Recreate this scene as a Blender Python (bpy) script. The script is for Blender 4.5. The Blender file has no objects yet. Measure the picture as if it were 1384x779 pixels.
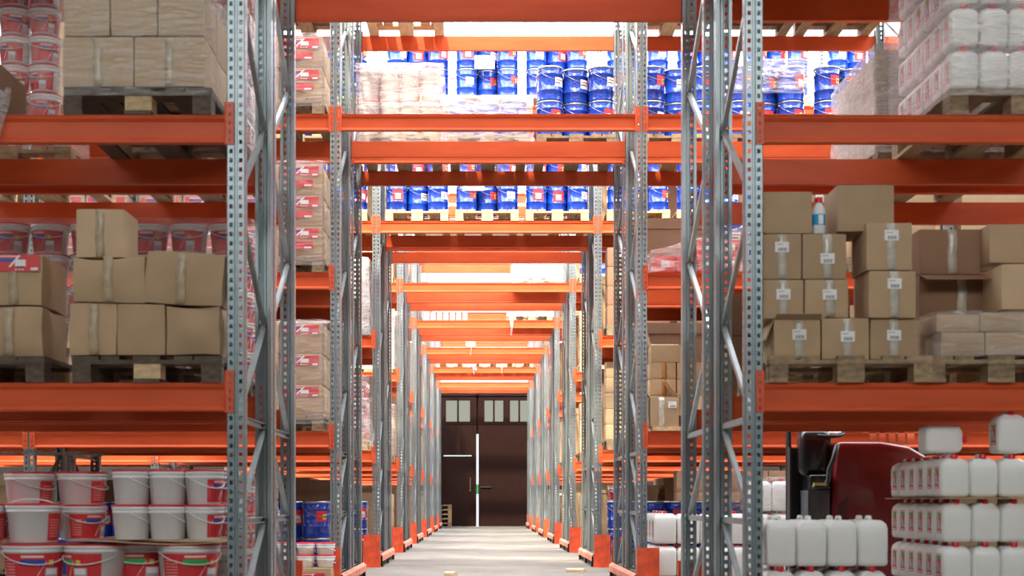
import bpy, bmesh, math, random
from mathutils import Vector, Matrix, noise
PI = math.pi
R = random.Random(7)
C = bpy.context.scene.collection
F = 2075.0            # focal length in pixels of the 1384 px wide frame
VX, HY, CZ = 652.0, 677.6, 0.835
SKY, SKYF, SUN, EXPO, WINF = 9.5, 1.6, 16.0, 0.0, 7.5
def X(px, Y): return (px - VX) * Y / F
def Z(py, Y): return CZ - (py - HY) * Y / F

# ------------------------------------------------------------------ materials
def mat(name, col, rough=0.5, metal=0.0, noise_amt=0.0, nscale=8.0, bump=0.0, bscale=40.0, col2=None, stretch=None, spec=0.5, coat=0.0, rand=0.0, trans=0.0):
    m = bpy.data.materials.new(name); m.use_nodes = True
    nt = m.node_tree; b = nt.nodes['Principled BSDF']
    b.inputs['Base Color'].default_value = (*col, 1); b.inputs['Roughness'].default_value = rough
    b.inputs['Metallic'].default_value = metal; b.inputs['Specular IOR Level'].default_value = spec
    b.inputs['Coat Weight'].default_value = coat
    if trans: b.inputs['Subsurface Weight'].default_value = trans; b.inputs['Subsurface Radius'].default_value = (.03, .03, .03); b.inputs['Subsurface Scale'].default_value = 1
    tc = nt.nodes.new('ShaderNodeTexCoord')
    src = tc.outputs['Object']
    if stretch:
        mp = nt.nodes.new('ShaderNodeMapping'); mp.inputs['Scale'].default_value = stretch
        nt.links.new(src, mp.inputs['Vector']); src = mp.outputs['Vector']
    last = None
    if noise_amt > 0:
        n = nt.nodes.new('ShaderNodeTexNoise'); n.inputs['Scale'].default_value = nscale; n.inputs['Detail'].default_value = 5
        nt.links.new(src, n.inputs['Vector'])
        r = nt.nodes.new('ShaderNodeMapRange'); r.inputs[1].default_value = .35; r.inputs[2].default_value = .68
        nt.links.new(n.outputs['Fac'], r.inputs[0])
        mx = nt.nodes.new('ShaderNodeMix'); mx.data_type = 'RGBA'
        c2 = col2 or tuple(c * (1 - noise_amt) for c in col)
        mx.inputs[6].default_value = (*col, 1); mx.inputs[7].default_value = (*c2, 1)
        nt.links.new(r.outputs[0], mx.inputs[0]); last = mx.outputs[2]
    if rand > 0:
        oi = nt.nodes.new('ShaderNodeObjectInfo')
        mr = nt.nodes.new('ShaderNodeMapRange'); mr.inputs[3].default_value = 1 - rand; mr.inputs[4].default_value = 1 + rand * .5
        nt.links.new(oi.outputs['Random'], mr.inputs[0])
        hs = nt.nodes.new('ShaderNodeHueSaturation'); hs.inputs['Color'].default_value = (*col, 1)
        nt.links.new(mr.outputs[0], hs.inputs['Value'])
        if last: nt.links.new(last, hs.inputs['Color'])
        last = hs.outputs[0]
    if last: nt.links.new(last, b.inputs['Base Color'])
    if bump > 0:
        n2 = nt.nodes.new('ShaderNodeTexNoise'); n2.inputs['Scale'].default_value = bscale; n2.inputs['Detail'].default_value = 3
        nt.links.new(src, n2.inputs['Vector'])
        bp = nt.nodes.new('ShaderNodeBump'); bp.inputs['Strength'].default_value = bump; bp.inputs['Distance'].default_value = .01
        nt.links.new(n2.outputs['Fac'], bp.inputs['Height']); nt.links.new(bp.outputs[0], b.inputs['Normal'])
    return m

def emis(name, col, s):
    m = bpy.data.materials.new(name); m.use_nodes = True; nt = m.node_tree
    nt.nodes.remove(nt.nodes['Principled BSDF'])
    e = nt.nodes.new('ShaderNodeEmission'); e.inputs[0].default_value = (*col, 1); e.inputs[1].default_value = s
    nt.links.new(e.outputs[0], nt.nodes['Material Output'].inputs[0]); return m

def film_mat(name, lo, hi, scale=14, tint=(.93, .93, .96)):
    m = bpy.data.materials.new(name); m.use_nodes = True; nt = m.node_tree
    b = nt.nodes['Principled BSDF']; b.inputs['Base Color'].default_value = (*tint, 1)
    b.inputs['Roughness'].default_value = .16; b.inputs['Specular IOR Level'].default_value = .8
    t = nt.nodes.new('ShaderNodeBsdfTransparent'); mx = nt.nodes.new('ShaderNodeMixShader')
    tc = nt.nodes.new('ShaderNodeTexCoord'); mp = nt.nodes.new('ShaderNodeMapping'); mp.inputs['Scale'].default_value = (.7, .7, 4.5)
    mp.inputs['Rotation'].default_value = (.12, .15, 0)
    nt.links.new(tc.outputs['Object'], mp.inputs['Vector'])
    n = nt.nodes.new('ShaderNodeTexNoise'); n.inputs['Scale'].default_value = scale; n.inputs['Detail'].default_value = 6
    n.inputs['Distortion'].default_value = 1.2
    nt.links.new(mp.outputs[0], n.inputs['Vector'])
    r = nt.nodes.new('ShaderNodeMapRange'); r.inputs[1].default_value = .35; r.inputs[2].default_value = .72
    r.inputs[3].default_value = lo; r.inputs[4].default_value = hi
    nt.links.new(n.outputs['Fac'], r.inputs[0]); nt.links.new(r.outputs[0], mx.inputs[0])
    bp = nt.nodes.new('ShaderNodeBump'); bp.inputs['Strength'].default_value = .55; bp.inputs['Distance'].default_value = .02
    nt.links.new(n.outputs['Fac'], bp.inputs['Height']); nt.links.new(bp.outputs[0], b.inputs['Normal'])
    nt.links.new(t.outputs[0], mx.inputs[1]); nt.links.new(b.outputs[0], mx.inputs[2])
    nt.links.new(mx.outputs[0], nt.nodes['Material Output'].inputs[0]); return m

def glass_mat(name):
    m = bpy.data.materials.new(name); m.use_nodes = True; b = m.node_tree.nodes['Principled BSDF']
    b.inputs['Base Color'].default_value = (.9, .95, .9, 1); b.inputs['Transmission Weight'].default_value = .8
    b.inputs['Roughness'].default_value = .35; return m

M = {
 'galv': mat('galvanised_steel', (.295, .36, .385), .36, .72, .16, 3, 0, 30),
 'brace': mat('bright_galvanised', (.42, .47, .48), .42, .65, .2, 9),
 'orange': mat('orange_paint', (.68, .104, .026), .45, 0, .22, 3, .03, 60, col2=(.58, .078, .020), stretch=(.6, 3, 3), coat=0, spec=.3),
 'plate': mat('orange_plate_paint', (.70, .095, .026), .42, 0, .2, 12),
 'guard': mat('guard_orange', (.86, .10, .025), .5, 0, .5, 9, .1, 40, col2=(.50, .06, .025)),
 'faded': mat('faded_guard_rail', (.87, .36, .26), .6, 0, .4, 10, .1, 40, col2=(.72, .20, .12)),
 'black': mat('black_rubber', (.012, .012, .013), .5),
 'blackgloss': mat('black_vinyl', (.008, .008, .009), .25, coat=.4),
 'dark': mat('dark_metal', (.05, .055, .06), .4, .5),
 'wood': mat('pallet_wood', (.40, .28, .16), .75, 0, .55, 6, .25, 50, col2=(.20, .14, .085), stretch=(3, .6, 6), rand=.35),
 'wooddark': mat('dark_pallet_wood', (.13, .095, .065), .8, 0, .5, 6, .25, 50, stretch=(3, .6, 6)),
 'fainttape': mat('faint_tape', (.50, .40, .27), .25, 0, .25, 20, .2, 30),
 'woodlight': mat('pale_pallet_wood', (.72, .52, .29), .7, 0, .35, 6, .2, 50, stretch=(3, .6, 6), rand=.2),
 'card': mat('kraft_cardboard', (.50, .345, .205), .75, 0, .14, 4, .06, 90, rand=.16),
 'cardlight': mat('pale_cardboard', (.58, .42, .26), .75, 0, .12, 4, .06, 90, rand=.12),
 'carddark': mat('brown_cardboard', (.30, .17, .10), .75, 0, .12, 4, .05, 90, rand=.12),
 'tape': mat('clear_tape', (.60, .55, .47), .2, 0, .25, 20, .2, 30, spec=.7),
 'browntape': mat('brown_tape', (.50, .24, .07), .25),
 'white': mat('white_paper', (.82, .82, .82), .6),
 'ink': mat('printed_ink', (.06, .06, .07), .6),
 'red': mat('red_print', (.70, .035, .045), .4, 0, .15, 20),
 'redlid': mat('red_plastic', (.72, .02, .03), .3),
 'bluep': mat('blue_print', (.05, .07, .38), .4),
 'greenp': mat('green_print', (.03, .42, .10), .4),
 'yellowp': mat('yellow_print', (.75, .65, .12), .4),
 'pinkp': mat('pale_pink_print', (.92, .62, .58), .4),
 'greyp': mat('grey_print', (.42, .42, .47), .4),
 'bucket': mat('white_plastic', (.78, .78, .79), .32, 0, .05, 4, trans=.0),
 'can': mat('milky_plastic', (.87, .88, .87), .38, 0, .06, 5, .04, 30, trans=.15),
 'blue': mat('blue_enamel', (.010, .056, .46), .16, .0, .15, 6, coat=.7, rand=.25),
 'rim': mat('pail_rim_steel', (.35, .38, .45), .25, .8),
 'wire': mat('wire_steel', (.35, .35, .38), .35, .9),
 'film': film_mat('stretch_film_thin', .02, .30, 9),
 'film2': film_mat('stretch_film_thick', .10, .45, 7, (.93, .85, .85)),
 'film3': film_mat('stretch_film_bundle', .28, .75, 12, (.72, .72, .74)),
 'door': mat('dark_brown_boards', (.022, .009, .007), .8, 0, .3, 6, .1, 30, stretch=(6, 1, .4), spec=.08),
 'pane': emis('daylit_dusty_pane', (.75, .76, .62), .55),
 'paneb': emis('daylit_window_pane', (1, 1, 1), 2.4),
 'daygap': emis('daylight_in_the_gap', (.85, 1, .92), 1.1),
 'greengap': emis('green_light_in_the_gap', (.08, .8, .3), .7),
 'wall': mat('whitewashed_wall', (.62, .62, .61), .8, 0, .12, 1.2),
 'ceil': mat('ceiling_paint', (.60, .60, .60), .8),
 'dimwall': mat('shade_dark_wall', (.022, .021, .021), .85, 0, .2, 2, spec=.1),  # near-black: shade of low walls and front end put into the colour
 'forkred': mat('forklift_red', (.20, .007, .007), .3, coat=.4),
 'battery': mat('grey_battery_case', (.12, .12, .13), .5, 0, .5, 12),
 'chrome': mat('chrome', (.8, .8, .8), .15, 1),
 'bottleblue': mat('bottle_blue', (.02, .32, .65), .35),
 'grey': mat('grey_block', (.33, .34, .36), .7, 0, .2, 6),
}

# concrete floor
def floor_mat():
    m = bpy.data.materials.new('worn_concrete'); m.use_nodes = True; nt = m.node_tree; b = nt.nodes['Principled BSDF']
    b.inputs['Roughness'].default_value = .62
    tc = nt.nodes.new('ShaderNodeTexCoord')
    n = nt.nodes.new('ShaderNodeTexNoise'); n.inputs['Scale'].default_value = .9; n.inputs['Detail'].default_value = 8; n.inputs['Roughness'].default_value = .7
    nt.links.new(tc.outputs['Object'], n.inputs['Vector'])
    cr = nt.nodes.new('ShaderNodeValToRGB'); cr.color_ramp.elements[0].position = .32; cr.color_ramp.elements[0].color = (.13, .12, .10, 1)
    cr.color_ramp.elements[1].position = .66; cr.color_ramp.elements[1].color = (.25, .235, .205, 1)
    nt.links.new(n.outputs['Fac'], cr.inputs[0])
    v = nt.nodes.new('ShaderNodeTexNoise'); v.inputs['Scale'].default_value = 14; v.inputs['Detail'].default_value = 6
    nt.links.new(tc.outputs['Object'], v.inputs['Vector'])
    mx = nt.nodes.new('ShaderNodeMix'); mx.data_type = 'RGBA'; mx.blend_type = 'MULTIPLY'; mx.inputs[0].default_value = .35
    nt.links.new(cr.outputs[0], mx.inputs[6]); nt.links.new(v.outputs['Fac'], mx.inputs[7])
    nt.links.new(mx.outputs[2], b.inputs['Base Color'])
    bp = nt.nodes.new('ShaderNodeBump'); bp.inputs['Strength'].default_value = .25; bp.inputs['Distance'].default_value = .01
    nt.links.new(v.outputs['Fac'], bp.inputs['Height']); nt.links.new(bp.outputs[0], b.inputs['Normal'])
    return m
M['floor'] = floor_mat()

# ------------------------------------------------------------------ mesh builder
class MB:
    def __init__(s): s.v = []; s.f = []; s.mi = []; s.sm = []; s.mats = []
    def m(s, key):
        if key not in s.mats: s.mats.append(key)
        return s.mats.index(key)
    def add(s, vs, fs, key, smooth=False, T=None):
        o = len(s.v); mi = s.m(key)
        for p in vs: s.v.append(tuple(T @ Vector(p)) if T else tuple(p))
        for f in fs: s.f.append(tuple(i + o for i in f)); s.mi.append(mi); s.sm.append(smooth)
        return s
    def box(s, x0, x1, y0, y1, z0, z1, key, T=None):
        vs = [(x, y, z) for z in (z0, z1) for y in (y0, y1) for x in (x0, x1)]
        return s.add(vs, [(0, 2, 3, 1), (4, 5, 7, 6), (0, 1, 5, 4), (2, 6, 7, 3), (0, 4, 6, 2), (1, 3, 7, 5)], key, T=T)
    def prism(s, pts, a, b, axis, key, smooth=False, T=None):
        """closed polygon extruded from a to b along axis ('x','y','z')"""
        n = len(pts); vs = []
        for t in (a, b):
            for (p, q) in pts:
                vs.append({'x': (t, p, q), 'y': (p, t, q), 'z': (p, q, t)}[axis])
        fs = [(i, (i + 1) % n, n + (i + 1) % n, n + i) for i in range(n)]
        s.add(vs, fs, key, smooth, T)
        return s.add(vs, [tuple(range(n))[::-1], tuple(range(n, 2 * n))], key, False, T)
    def lathe(s, prof, key, n=24, smooth=True, cx=0, cy=0, T=None, caps=True):
        vs = []; fs = []
        for (r, z) in prof:
            for k in range(n):
                a = 2 * PI * k / n; vs.append((cx + r * math.cos(a), cy + r * math.sin(a), z))
        for i in range(len(prof) - 1):
            for k in range(n):
                fs.append((i * n + k, i * n + (k + 1) % n, (i + 1) * n + (k + 1) % n, (i + 1) * n + k))
        s.add(vs, fs, key, smooth, T)
        if caps:
            s.add(vs, [tuple(range(n))[::-1], tuple((len(prof) - 1) * n + k for k in range(n))], key, False, T)
        return s
    def tube(s, pts, r, key, n=8, T=None):
        pts = [Vector(p) for p in pts]; vs = []; fs = []
        up = Vector((0, 0, 1))
        for i, p in enumerate(pts):
            d = (pts[min(i + 1, len(pts) - 1)] - pts[max(i - 1, 0)]).normalized()
            a = d.cross(up)
            if a.length < .05: a = d.cross(Vector((1, 0, 0)))
            a.normalize(); b = d.cross(a)
            for k in range(n):
                t = 2 * PI * k / n; vs.append(tuple(p + r * (math.cos(t) * a + math.sin(t) * b)))
        for i in range(len(pts) - 1):
            for k in range(n):
                fs.append((i * n + k, i * n + (k + 1) % n, (i + 1) * n + (k + 1) % n, (i + 1) * n + k))
        fs.append(tuple(range(n))[::-1]); fs.append(tuple((len(pts) - 1) * n + k for k in range(n)))
        return s.add(vs, fs, key, True, T)
    def cylpatch(s, r0, r1, a0, a1, z0, z1, zb, zt, key, off=.0012, n=10):
        """patch on a cone whose radius is r0 at zb and r1 at zt; angles measured from -y towards +x"""
        vs = []; fs = []
        for z in (z0, z1):
            r = r0 + (r1 - r0) * (z - zb) / (zt - zb)
            for rr in (r + off * .2, r + off):
                for k in range(n + 1):
                    a = a0 + (a1 - a0) * k / n; vs.append((rr * math.sin(a), -rr * math.cos(a), z))
        m = n + 1
        for k in range(n):
            fs.append((m + k, m + k + 1, 3 * m + k + 1, 3 * m + k))
            fs.append((k, m + k, m + k + 1, k + 1)[::-1]); fs.append((2 * m + k, 2 * m + k + 1, 3 * m + k + 1, 3 * m + k)[::-1])
        fs.append((0, m, 3 * m, 2 * m)); fs.append((n, 2 * m + n, 3 * m + n, m + n))
        return s.add(vs, fs, key, False)
    def mesh(s, name):
        me = bpy.data.meshes.new(name); me.from_pydata(s.v, [], s.f)
        for k in s.mats: me.materials.append(M[k])
        me.polygons.foreach_set('material_index', s.mi); me.polygons.foreach_set('use_smooth', s.sm)
        me.update(); return me

def link(name, data, parent=None, loc=(0, 0, 0), rot=(0, 0, 0), label=None):
    o = bpy.data.objects.new(name, data); C.objects.link(o)
    o.location = loc; o.rotation_euler = rot
    if parent: o.parent = parent
    if label: o['label'] = label
    return o
BAD = []
def tag(o, label, cat, group=None, kind=None):
    n = len(label.split())
    if n < 4 or n > 16: BAD.append((n, label))
    o['label'] = label; o['category'] = cat
    if group: o['group'] = group
    if kind: o['kind'] = kind
    return o
def struct(name, mb, parent=None, loc=(0, 0, 0)):
    o = link(name, mb.mesh(name), parent, loc)
    if not parent: o['kind'] = 'structure'
    return o
class Proto:
    """a thing and its parts: parts = [(name, mesh, label, [(sub name, sub mesh)])]"""
    def __init__(s, name, cat, mesh=None, parts=()): s.name = name; s.cat = cat; s.mesh = mesh; s.parts = list(parts)
    def put(s, loc, rz=0, label='', group=None, rot=None, sc=None):
        o = link(s.name, s.mesh, None, loc, rot or (0, 0, rz)); tag(o, label, s.cat, group)
        if sc: o.scale = (sc, sc, sc) if not isinstance(sc, tuple) else sc
        for (n, me, lb, subs) in s.parts:
            p = link(n, me, o, label=lb)
            for (n2, me2) in subs: link(n2, me2, p)
        return o

# ------------------------------------------------------------------ rack geometry
HTOP = 6.62
def perforated(path, zb, holes, key, thick, name):
    """path: plan points with flag that the strip to the next point carries holes"""
    bm = bmesh.new(); grid = []
    for z in zb: grid.append([bm.verts.new((p[0], p[1], z)) for p in path])
    for i in range(len(zb) - 1):
        for j in range(len(path) - 1):
            if path[j][2] and holes[i]: continue
            bm.faces.new((grid[i][j], grid[i][j + 1], grid[i + 1][j + 1], grid[i + 1][j]))
    bmesh.ops.recalc_face_normals(bm, faces=bm.faces[:])
    bmesh.ops.solidify(bm, geom=bm.faces[:], thickness=thick)
    me = bpy.data.meshes.new(name); bm.to_mesh(me); bm.free(); me.materials.append(M[key]); return me
zb = [0.0]; hol = []
k = 0
while .035 + .05 * k + .012 < HTOP:
    c = .035 + .05 * k; zb += [c - .012, c + .012]; hol += [False, True]; k += 1
zb.append(HTOP); hol.append(False)
PW, PD = .049, .085
pth = [(-.030, PD, 0), (-PW, PD, 0), (-PW, .056, 1), (-PW, .040, 0), (-PW, .004, 0), (-PW + .004, 0, 0), (-.035, 0, 1), (-.017, 0, 0), (-.009, 0, 0), (-.005, .006, 0),
       (.005, .006, 0), (.009, 0, 0), (.017, 0, 1), (.035, 0, 0), (PW - .004, 0, 0), (PW, .004, 0), (PW, .040, 1), (PW, .056, 0), (PW, PD, 0), (.030, PD, 0)]
POST = perforated(pth, zb, hol, 'galv', .0022, 'post')
foot = MB().box(-.051, .051, -.012, .11, 0, .008, 'galv')
for sx in (-.03, .03): foot.lathe([(.007, .008), (.007, .022)], 'dark', 8, cx=sx, cy=.10)
FOOT = foot.mesh('foot_plate')
CLR, PITCH = 2.713, 2.811
# beam profile (y,z), y grows into the rack; front face recessed between a top rim and a bottom lip
prof = [(-.002, .0765), (.045, .0765), (.045, -.0765), (-.002, -.0765), (-.006, -.073), (-.006, -.066), (.012, -.050), (.014, -.046), (.014, .040), (.002, .054), (.000, .060), (.004, .064), (.004, .070), (-.002, .0725)]
prof = prof[::-1]
BEAM = MB().prism(prof, -CLR / 2 + .004, CLR / 2 - .004, 'x', 'orange').mesh('beam')
def conn_mesh(sx):
    # end plate hooked on the post face (sx = +1: plate reaches towards +x)
    zz = [-.115, -.1, -.08, -.055, -.035, -.01, .01, .035, .055, .08, .1, .115]
    hl = [False, True] * 5 + [False]
    a = [(-.006, .045, 0), (-.006, -.004, 0), (-.002, -.006, 0), (.016, -.006, 1), (.024, -.006, 0), (.042, -.006, 0)]
    a = [(p[0] * sx, p[1], p[2]) for p in a]
    me = perforated(a, [z + .03 for z in zz], hl, 'plate', .004 * sx * -1, 'connector'); return me
CONN = {1: conn_mesh(1), -1: conn_mesh(-1)}
def brace_mesh(y0, z0, y1, z1):
    d = math.hypot(y1 - y0, z1 - z0); a = math.atan2(z1 - z0, y1 - y0)
    T = Matrix.Translation((0, y0, z0)) @ Matrix.Rotation(a, 4, 'X')
    w = .017; t = .003
    b = MB()
    # C channel open to one side
    b.prism([(-.012, -w), (.014, -w), (.014, -w + t), (-.012 + t, -w + t), (-.012 + t, w - t), (.014, w - t), (.014, w), (-.012, w)], 0, d, 'y', 'brace', T=T)
    return b.mesh('brace')
FD = 1.12
ya, yb = .045, FD - .045
nodes = [(ya, .15, yb, .15), (ya, .15, yb, .72), (ya, .72, yb, .72), (ya, .72, yb, 1.29), (ya, 1.29, yb, 1.29), (ya, 1.29, yb, 1.91),
         (yb, 1.91, ya, 2.5), (ya, 2.5, yb, 3.1), (yb, 3.1, ya, 3.7), (ya, 3.7, yb, 4.29), (yb, 4.29, ya, 4.88), (ya, 4.88, yb, 5.47), (yb, 5.47, ya, 6.06), (ya, 6.06, yb, 6.45)]
BR = {False: [brace_mesh(*n) for n in nodes],
      True: [brace_mesh(FD - n[0], n[1], FD - n[2], n[3]) for n in nodes]}
LV = [1.40, 2.855, 4.31, 5.765]
ROWY = [8.33, 14.08, 19.46, 24.96, 30.15, 35.5, 40.7, 45.9]
CXA = [.068, .057, .06, .064, .062, .065, .065, .055]
OFFB = 1.365
ORD = ['nearest', 'second', 'third', 'fourth', 'fifth', 'sixth', 'seventh', 'farthest']
GR = 'back to back pallet racks'
def rack(row, half, c, y0, nb, lv):
    o = link('pallet_rack', None, None, (c, y0, 0))
    tag(o, f"grey and orange pallet rack bridging the passage, {'front' if half == 0 else 'back'} half of the {ORD[row]} double row", 'rack', GR)
    xs = [sx * (CLR / 2 + PW + PITCH * k) for k in range(nb + 1) for sx in (-1, 1)]
    for x in xs:
        for (yy, rz) in ((0, 0), (FD, PI)):
            p = link('post', POST, o, (x, yy, 0), (0, 0, rz)); link('foot_plate', FOOT, p)
        first = 0
        for i, me in enumerate(BR[half == 1]):
            if row >= 3 and abs(x) > 2: continue
            link('brace', me, o, (x, 0, 0))
    for k in range(-nb, nb + 1):
        for li, z in enumerate(lv):
            if k == 0 and li < 2: continue
            for (yy, rz) in ((0, 0), (FD, PI)):
                b = link('beam', BEAM, o, (k * PITCH, yy, z), (0, 0, rz))
                link('connector', CONN[-1], b, (-CLR / 2 + .002, 0, 0)); link('connector', CONN[1], b, (CLR / 2 - .002, 0, 0))
    return o
CB = [.042] + CXA[1:]
NB = [1, 2, 2, 1, 1, 1, 1, 1]
for r in range(8):
    lv = list(LV)
    if r == 0: lv[2] -= .025
    rack(r, 0, CXA[r], ROWY[r], NB[r], lv); rack(r, 1, CB[r], ROWY[r] + OFFB, NB[r], lv)

# upright end guards
def plate_guard(flip):
    g = MB(); t = .006
    # shallow V of two plates
    for (xa, xb, ya_, yb_) in ((-.102, 0, .0, -.018), (0, .102, -.018, .0)):
        g.prism([(xa, ya_), (xb, yb_), (xb, yb_ + t), (xa, ya_ + t)], .0, .41, 'z', 'guard')
    # tapering gussets
    for xx in (-.102, .096):
        g.prism([(.0, 0.006), (.0, .41), (.02, .41), (.105, .006)], xx, xx + .006, 'x', 'guard')
    g.box(-.11, .11, -.03, .105, 0, .006, 'guard')
    return g.mesh('post_guard')
PG = plate_guard(0)
for r in range(8):
    for sd in (-1, 1):
        y0 = ROWY[r]; xin = (min(CXA[r], CB[r]) if sd > 0 else max(CXA[r], CB[r])) + sd * CLR / 2
        o = link('rack_end_guard', None, None, (xin, y0, 0))
        tag(o, f"orange steel end guard at the foot of the {ORD[r]} rack row, {'left' if sd < 0 else 'right'} of passage", 'guard', 'orange guards along the passage')
        xc = sd * .093
        link('post_guard', PG, o, (xc, -.13, 0)); link('post_guard', PG, o, (xc, OFFB + FD + .13, 0), (0, 0, PI))
        m = MB(); a, b = sorted((-sd * .006, -sd * .040)); m.box(a, b, -.05, OFFB + FD + .10, .135, .141, 'faded'); a2, b2 = sorted((-sd * .034, -sd * .040)); m.box(a2, b2, -.05, OFFB + FD + .10, .075, .135, 'faded')
        m.prism([(sd * -.040, .141), (sd * -.034, .141), (sd * -.006, .170), (sd * -.012, .170)][::1], -.05, OFFB + FD + .10, 'y', 'faded')
        link('guard_rail', m.mesh('guard_rail'), o, label='faded pinkish rail')
        for yy in (.0, 1.2, OFFB + FD - .02):
            f = MB(); f.box(a + .003, b - .003, yy, yy + .07, 0, .134, 'black'); link('rail_foot', f.mesh('rail_foot'), o, label='black rubber foot')

# ------------------------------------------------------------------ pallets
def pallet_meshes(w=.8, d=1.2, key='wood', seed=0):
    """origin: middle of the front edge, bottom"""
    rr = random.Random(seed); out = []
    for i, (x, bw) in enumerate(zip((-w / 2 + .05, 0, w / 2 - .05), (.1, .145, .1))):
        m = MB(); m.box(x - bw / 2, x + bw / 2, 0, d, 0, .022, key); out.append(('bottom_board', m))
        for y in (0, d / 2 - .07, d - .14):
            m = MB(); j = rr.uniform(-.004, .004); m.box(x - bw / 2 + j, x + bw / 2 + j, y + .002, y + .14, .022, .100, 'woodlight' if rr.random() < .25 else key); out.append(('block', m))
    for y in (0, d / 2 - .07, d - .145):
        m = MB(); m.box(-w / 2, w / 2, y, y + .145, .100, .122, key); out.append(('stringer_board', m))
    for x, bw in ((-w / 2 + .07, .14), (-.2 * w / .8, .1), (0, .145), (.2 * w / .8, .1), (w / 2 - .07, .14)):
        m = MB(); m.box(x - bw / 2, x + bw / 2, rr.uniform(0, .012), d, .122, .144, key); out.append(('deck_board', m))
    return out
def pallet_proto(w, key, seed, parts=True):
    ms = pallet_meshes(w, 1.2, key, seed)
    if parts: return Proto('wooden_pallet', 'pallet', None, [(n, m.mesh(n), None, []) for n, m in ms])
    a = MB()
    for n, m in ms:
        for f, mi in zip(m.f, m.mi): pass
        o = len(a.v); a.v += m.v; idx = [a.m(k) for k in m.mats]
        for f, mi in zip(m.f, m.mi): a.f.append(tuple(i + o for i in f)); a.mi.append(idx[mi]); a.sm.append(False)
    return Proto('wooden_pallet', 'pallet', a.mesh('wooden_pallet'))
PNEAR = pallet_proto(.8, 'wood', 1); PNEAR9 = pallet_proto(.88, 'wood', 2)
PFAR = pallet_proto(.8, 'wood', 3, False); PFARL = pallet_proto(.8, 'woodlight', 4, False)
PG_ = 'wooden pallets carrying the loads'
PDARK = pallet_proto(.8, 'wooddark', 8)
def pallet(x, y, z, ph, near=False, light=False, w9=False, rz=0, adj=''):
    p = (PNEAR9 if w9 else PNEAR) if near else (PFARL if light else PFAR)
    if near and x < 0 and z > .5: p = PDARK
    p.put((x, y, z), rz, f"{adj}wooden pallet, {ph}", PG_)

# ------------------------------------------------------------------ goods prototypes
def arc_handle(r, z, drop, ang=0, n=14, lift=0):
    pts = []
    for i in range(n + 1):
        t = PI * i / n
        x = -r * math.cos(t); y = -(r + .004) * math.sin(t); pts.append((x, y, z - drop * math.sin(t)))
    if ang:
        c, s_ = math.cos(ang), math.sin(ang); pts = [(p[0] * c - p[1] * s_, p[0] * s_ + p[1] * c, p[2]) for p in pts]
    return pts
PR, PH = .137, .345
def pail_proto(ang, labelkind, detail=True):
    b = MB(); n = 28 if detail else 16
    b.lathe([(PR - .008, 0), (PR - .004, .004), (PR - .006, .012), (PR - .006, .10), (PR - .002, .104), (PR - .006, .108), (PR - .006, .26), (PR - .001, .266), (PR - .006, .272), (PR - .006, PH - .022)], 'blue', n)
    l = MB(); l.lathe([(PR - .004, PH - .024), (PR, PH - .018), (PR, PH - .010), (PR - .006, PH - .004), (PR - .010, PH - .001), (PR - .02, PH - .012), (.02, PH - .010)], 'rim', n)
    lb = MB(); r = PR - .006
    def P(a0, a1, z0, z1, k, off): lb.cylpatch(r, r, a0 + ang, a1 + ang, z0, z1, 0, 1, k, off)
    if labelkind == 0:
        P(-.42, .42, .15, .25, 'red', .001); P(.05, .35, .17, .22, 'yellowp', .002); P(.08, .32, .185, .21, 'greenp', .003)
    elif labelkind == 1:
        P(-.42, .42, .14, .23, 'white', .001); P(-.3, .3, .20, .21, 'red', .002); P(-.4, .1, .17, .18, 'ink', .002)
    else:
        P(-.55, .5, .12, .26, 'red', .001); P(-.3, .25, .14, .21, 'white', .002); P(-.2, .15, .15, .18, 'greyp', .003)
    h = MB(); h.tube(arc_handle(PR + .002, PH - .045, .10, ang * .7), .0021, 'wire', 5 if not detail else 6)
    for t in (0, PI):
        a = ang * .7 + t; h.tube([(PR * .96 * math.cos(a), PR * .96 * math.sin(a), PH - .045), ((PR + .006) * math.cos(a), (PR + .006) * math.sin(a), PH - .045)], .012, 'rim', 8)
    if detail:
        return Proto('metal_pail', 'pail', None, [('pail_body', b.mesh('pail_body'), None, []), ('pail_lid', l.mesh('pail_lid'), 'grey steel rim and lid', []), ('paper_label', lb.mesh('paper_label'), 'printed label', []), ('wire_handle', h.mesh('wire_handle'), 'thin wire handle', [])])
    return Proto('metal_pail', 'pail', None, [('pail_body', b.mesh('pail_body'), None, []), ('pail_lid', l.mesh('pail_lid'), 'grey steel rim and lid', [])])
PAIL = [pail_proto(a, k) for a, k in ((.75, 0), (.5, 0), (.35, 1), (.8, 1), (.2, 2), (.7, 2), (2.6, 0))]
PAILFAR = pail_proto(0, 0, False)

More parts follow.
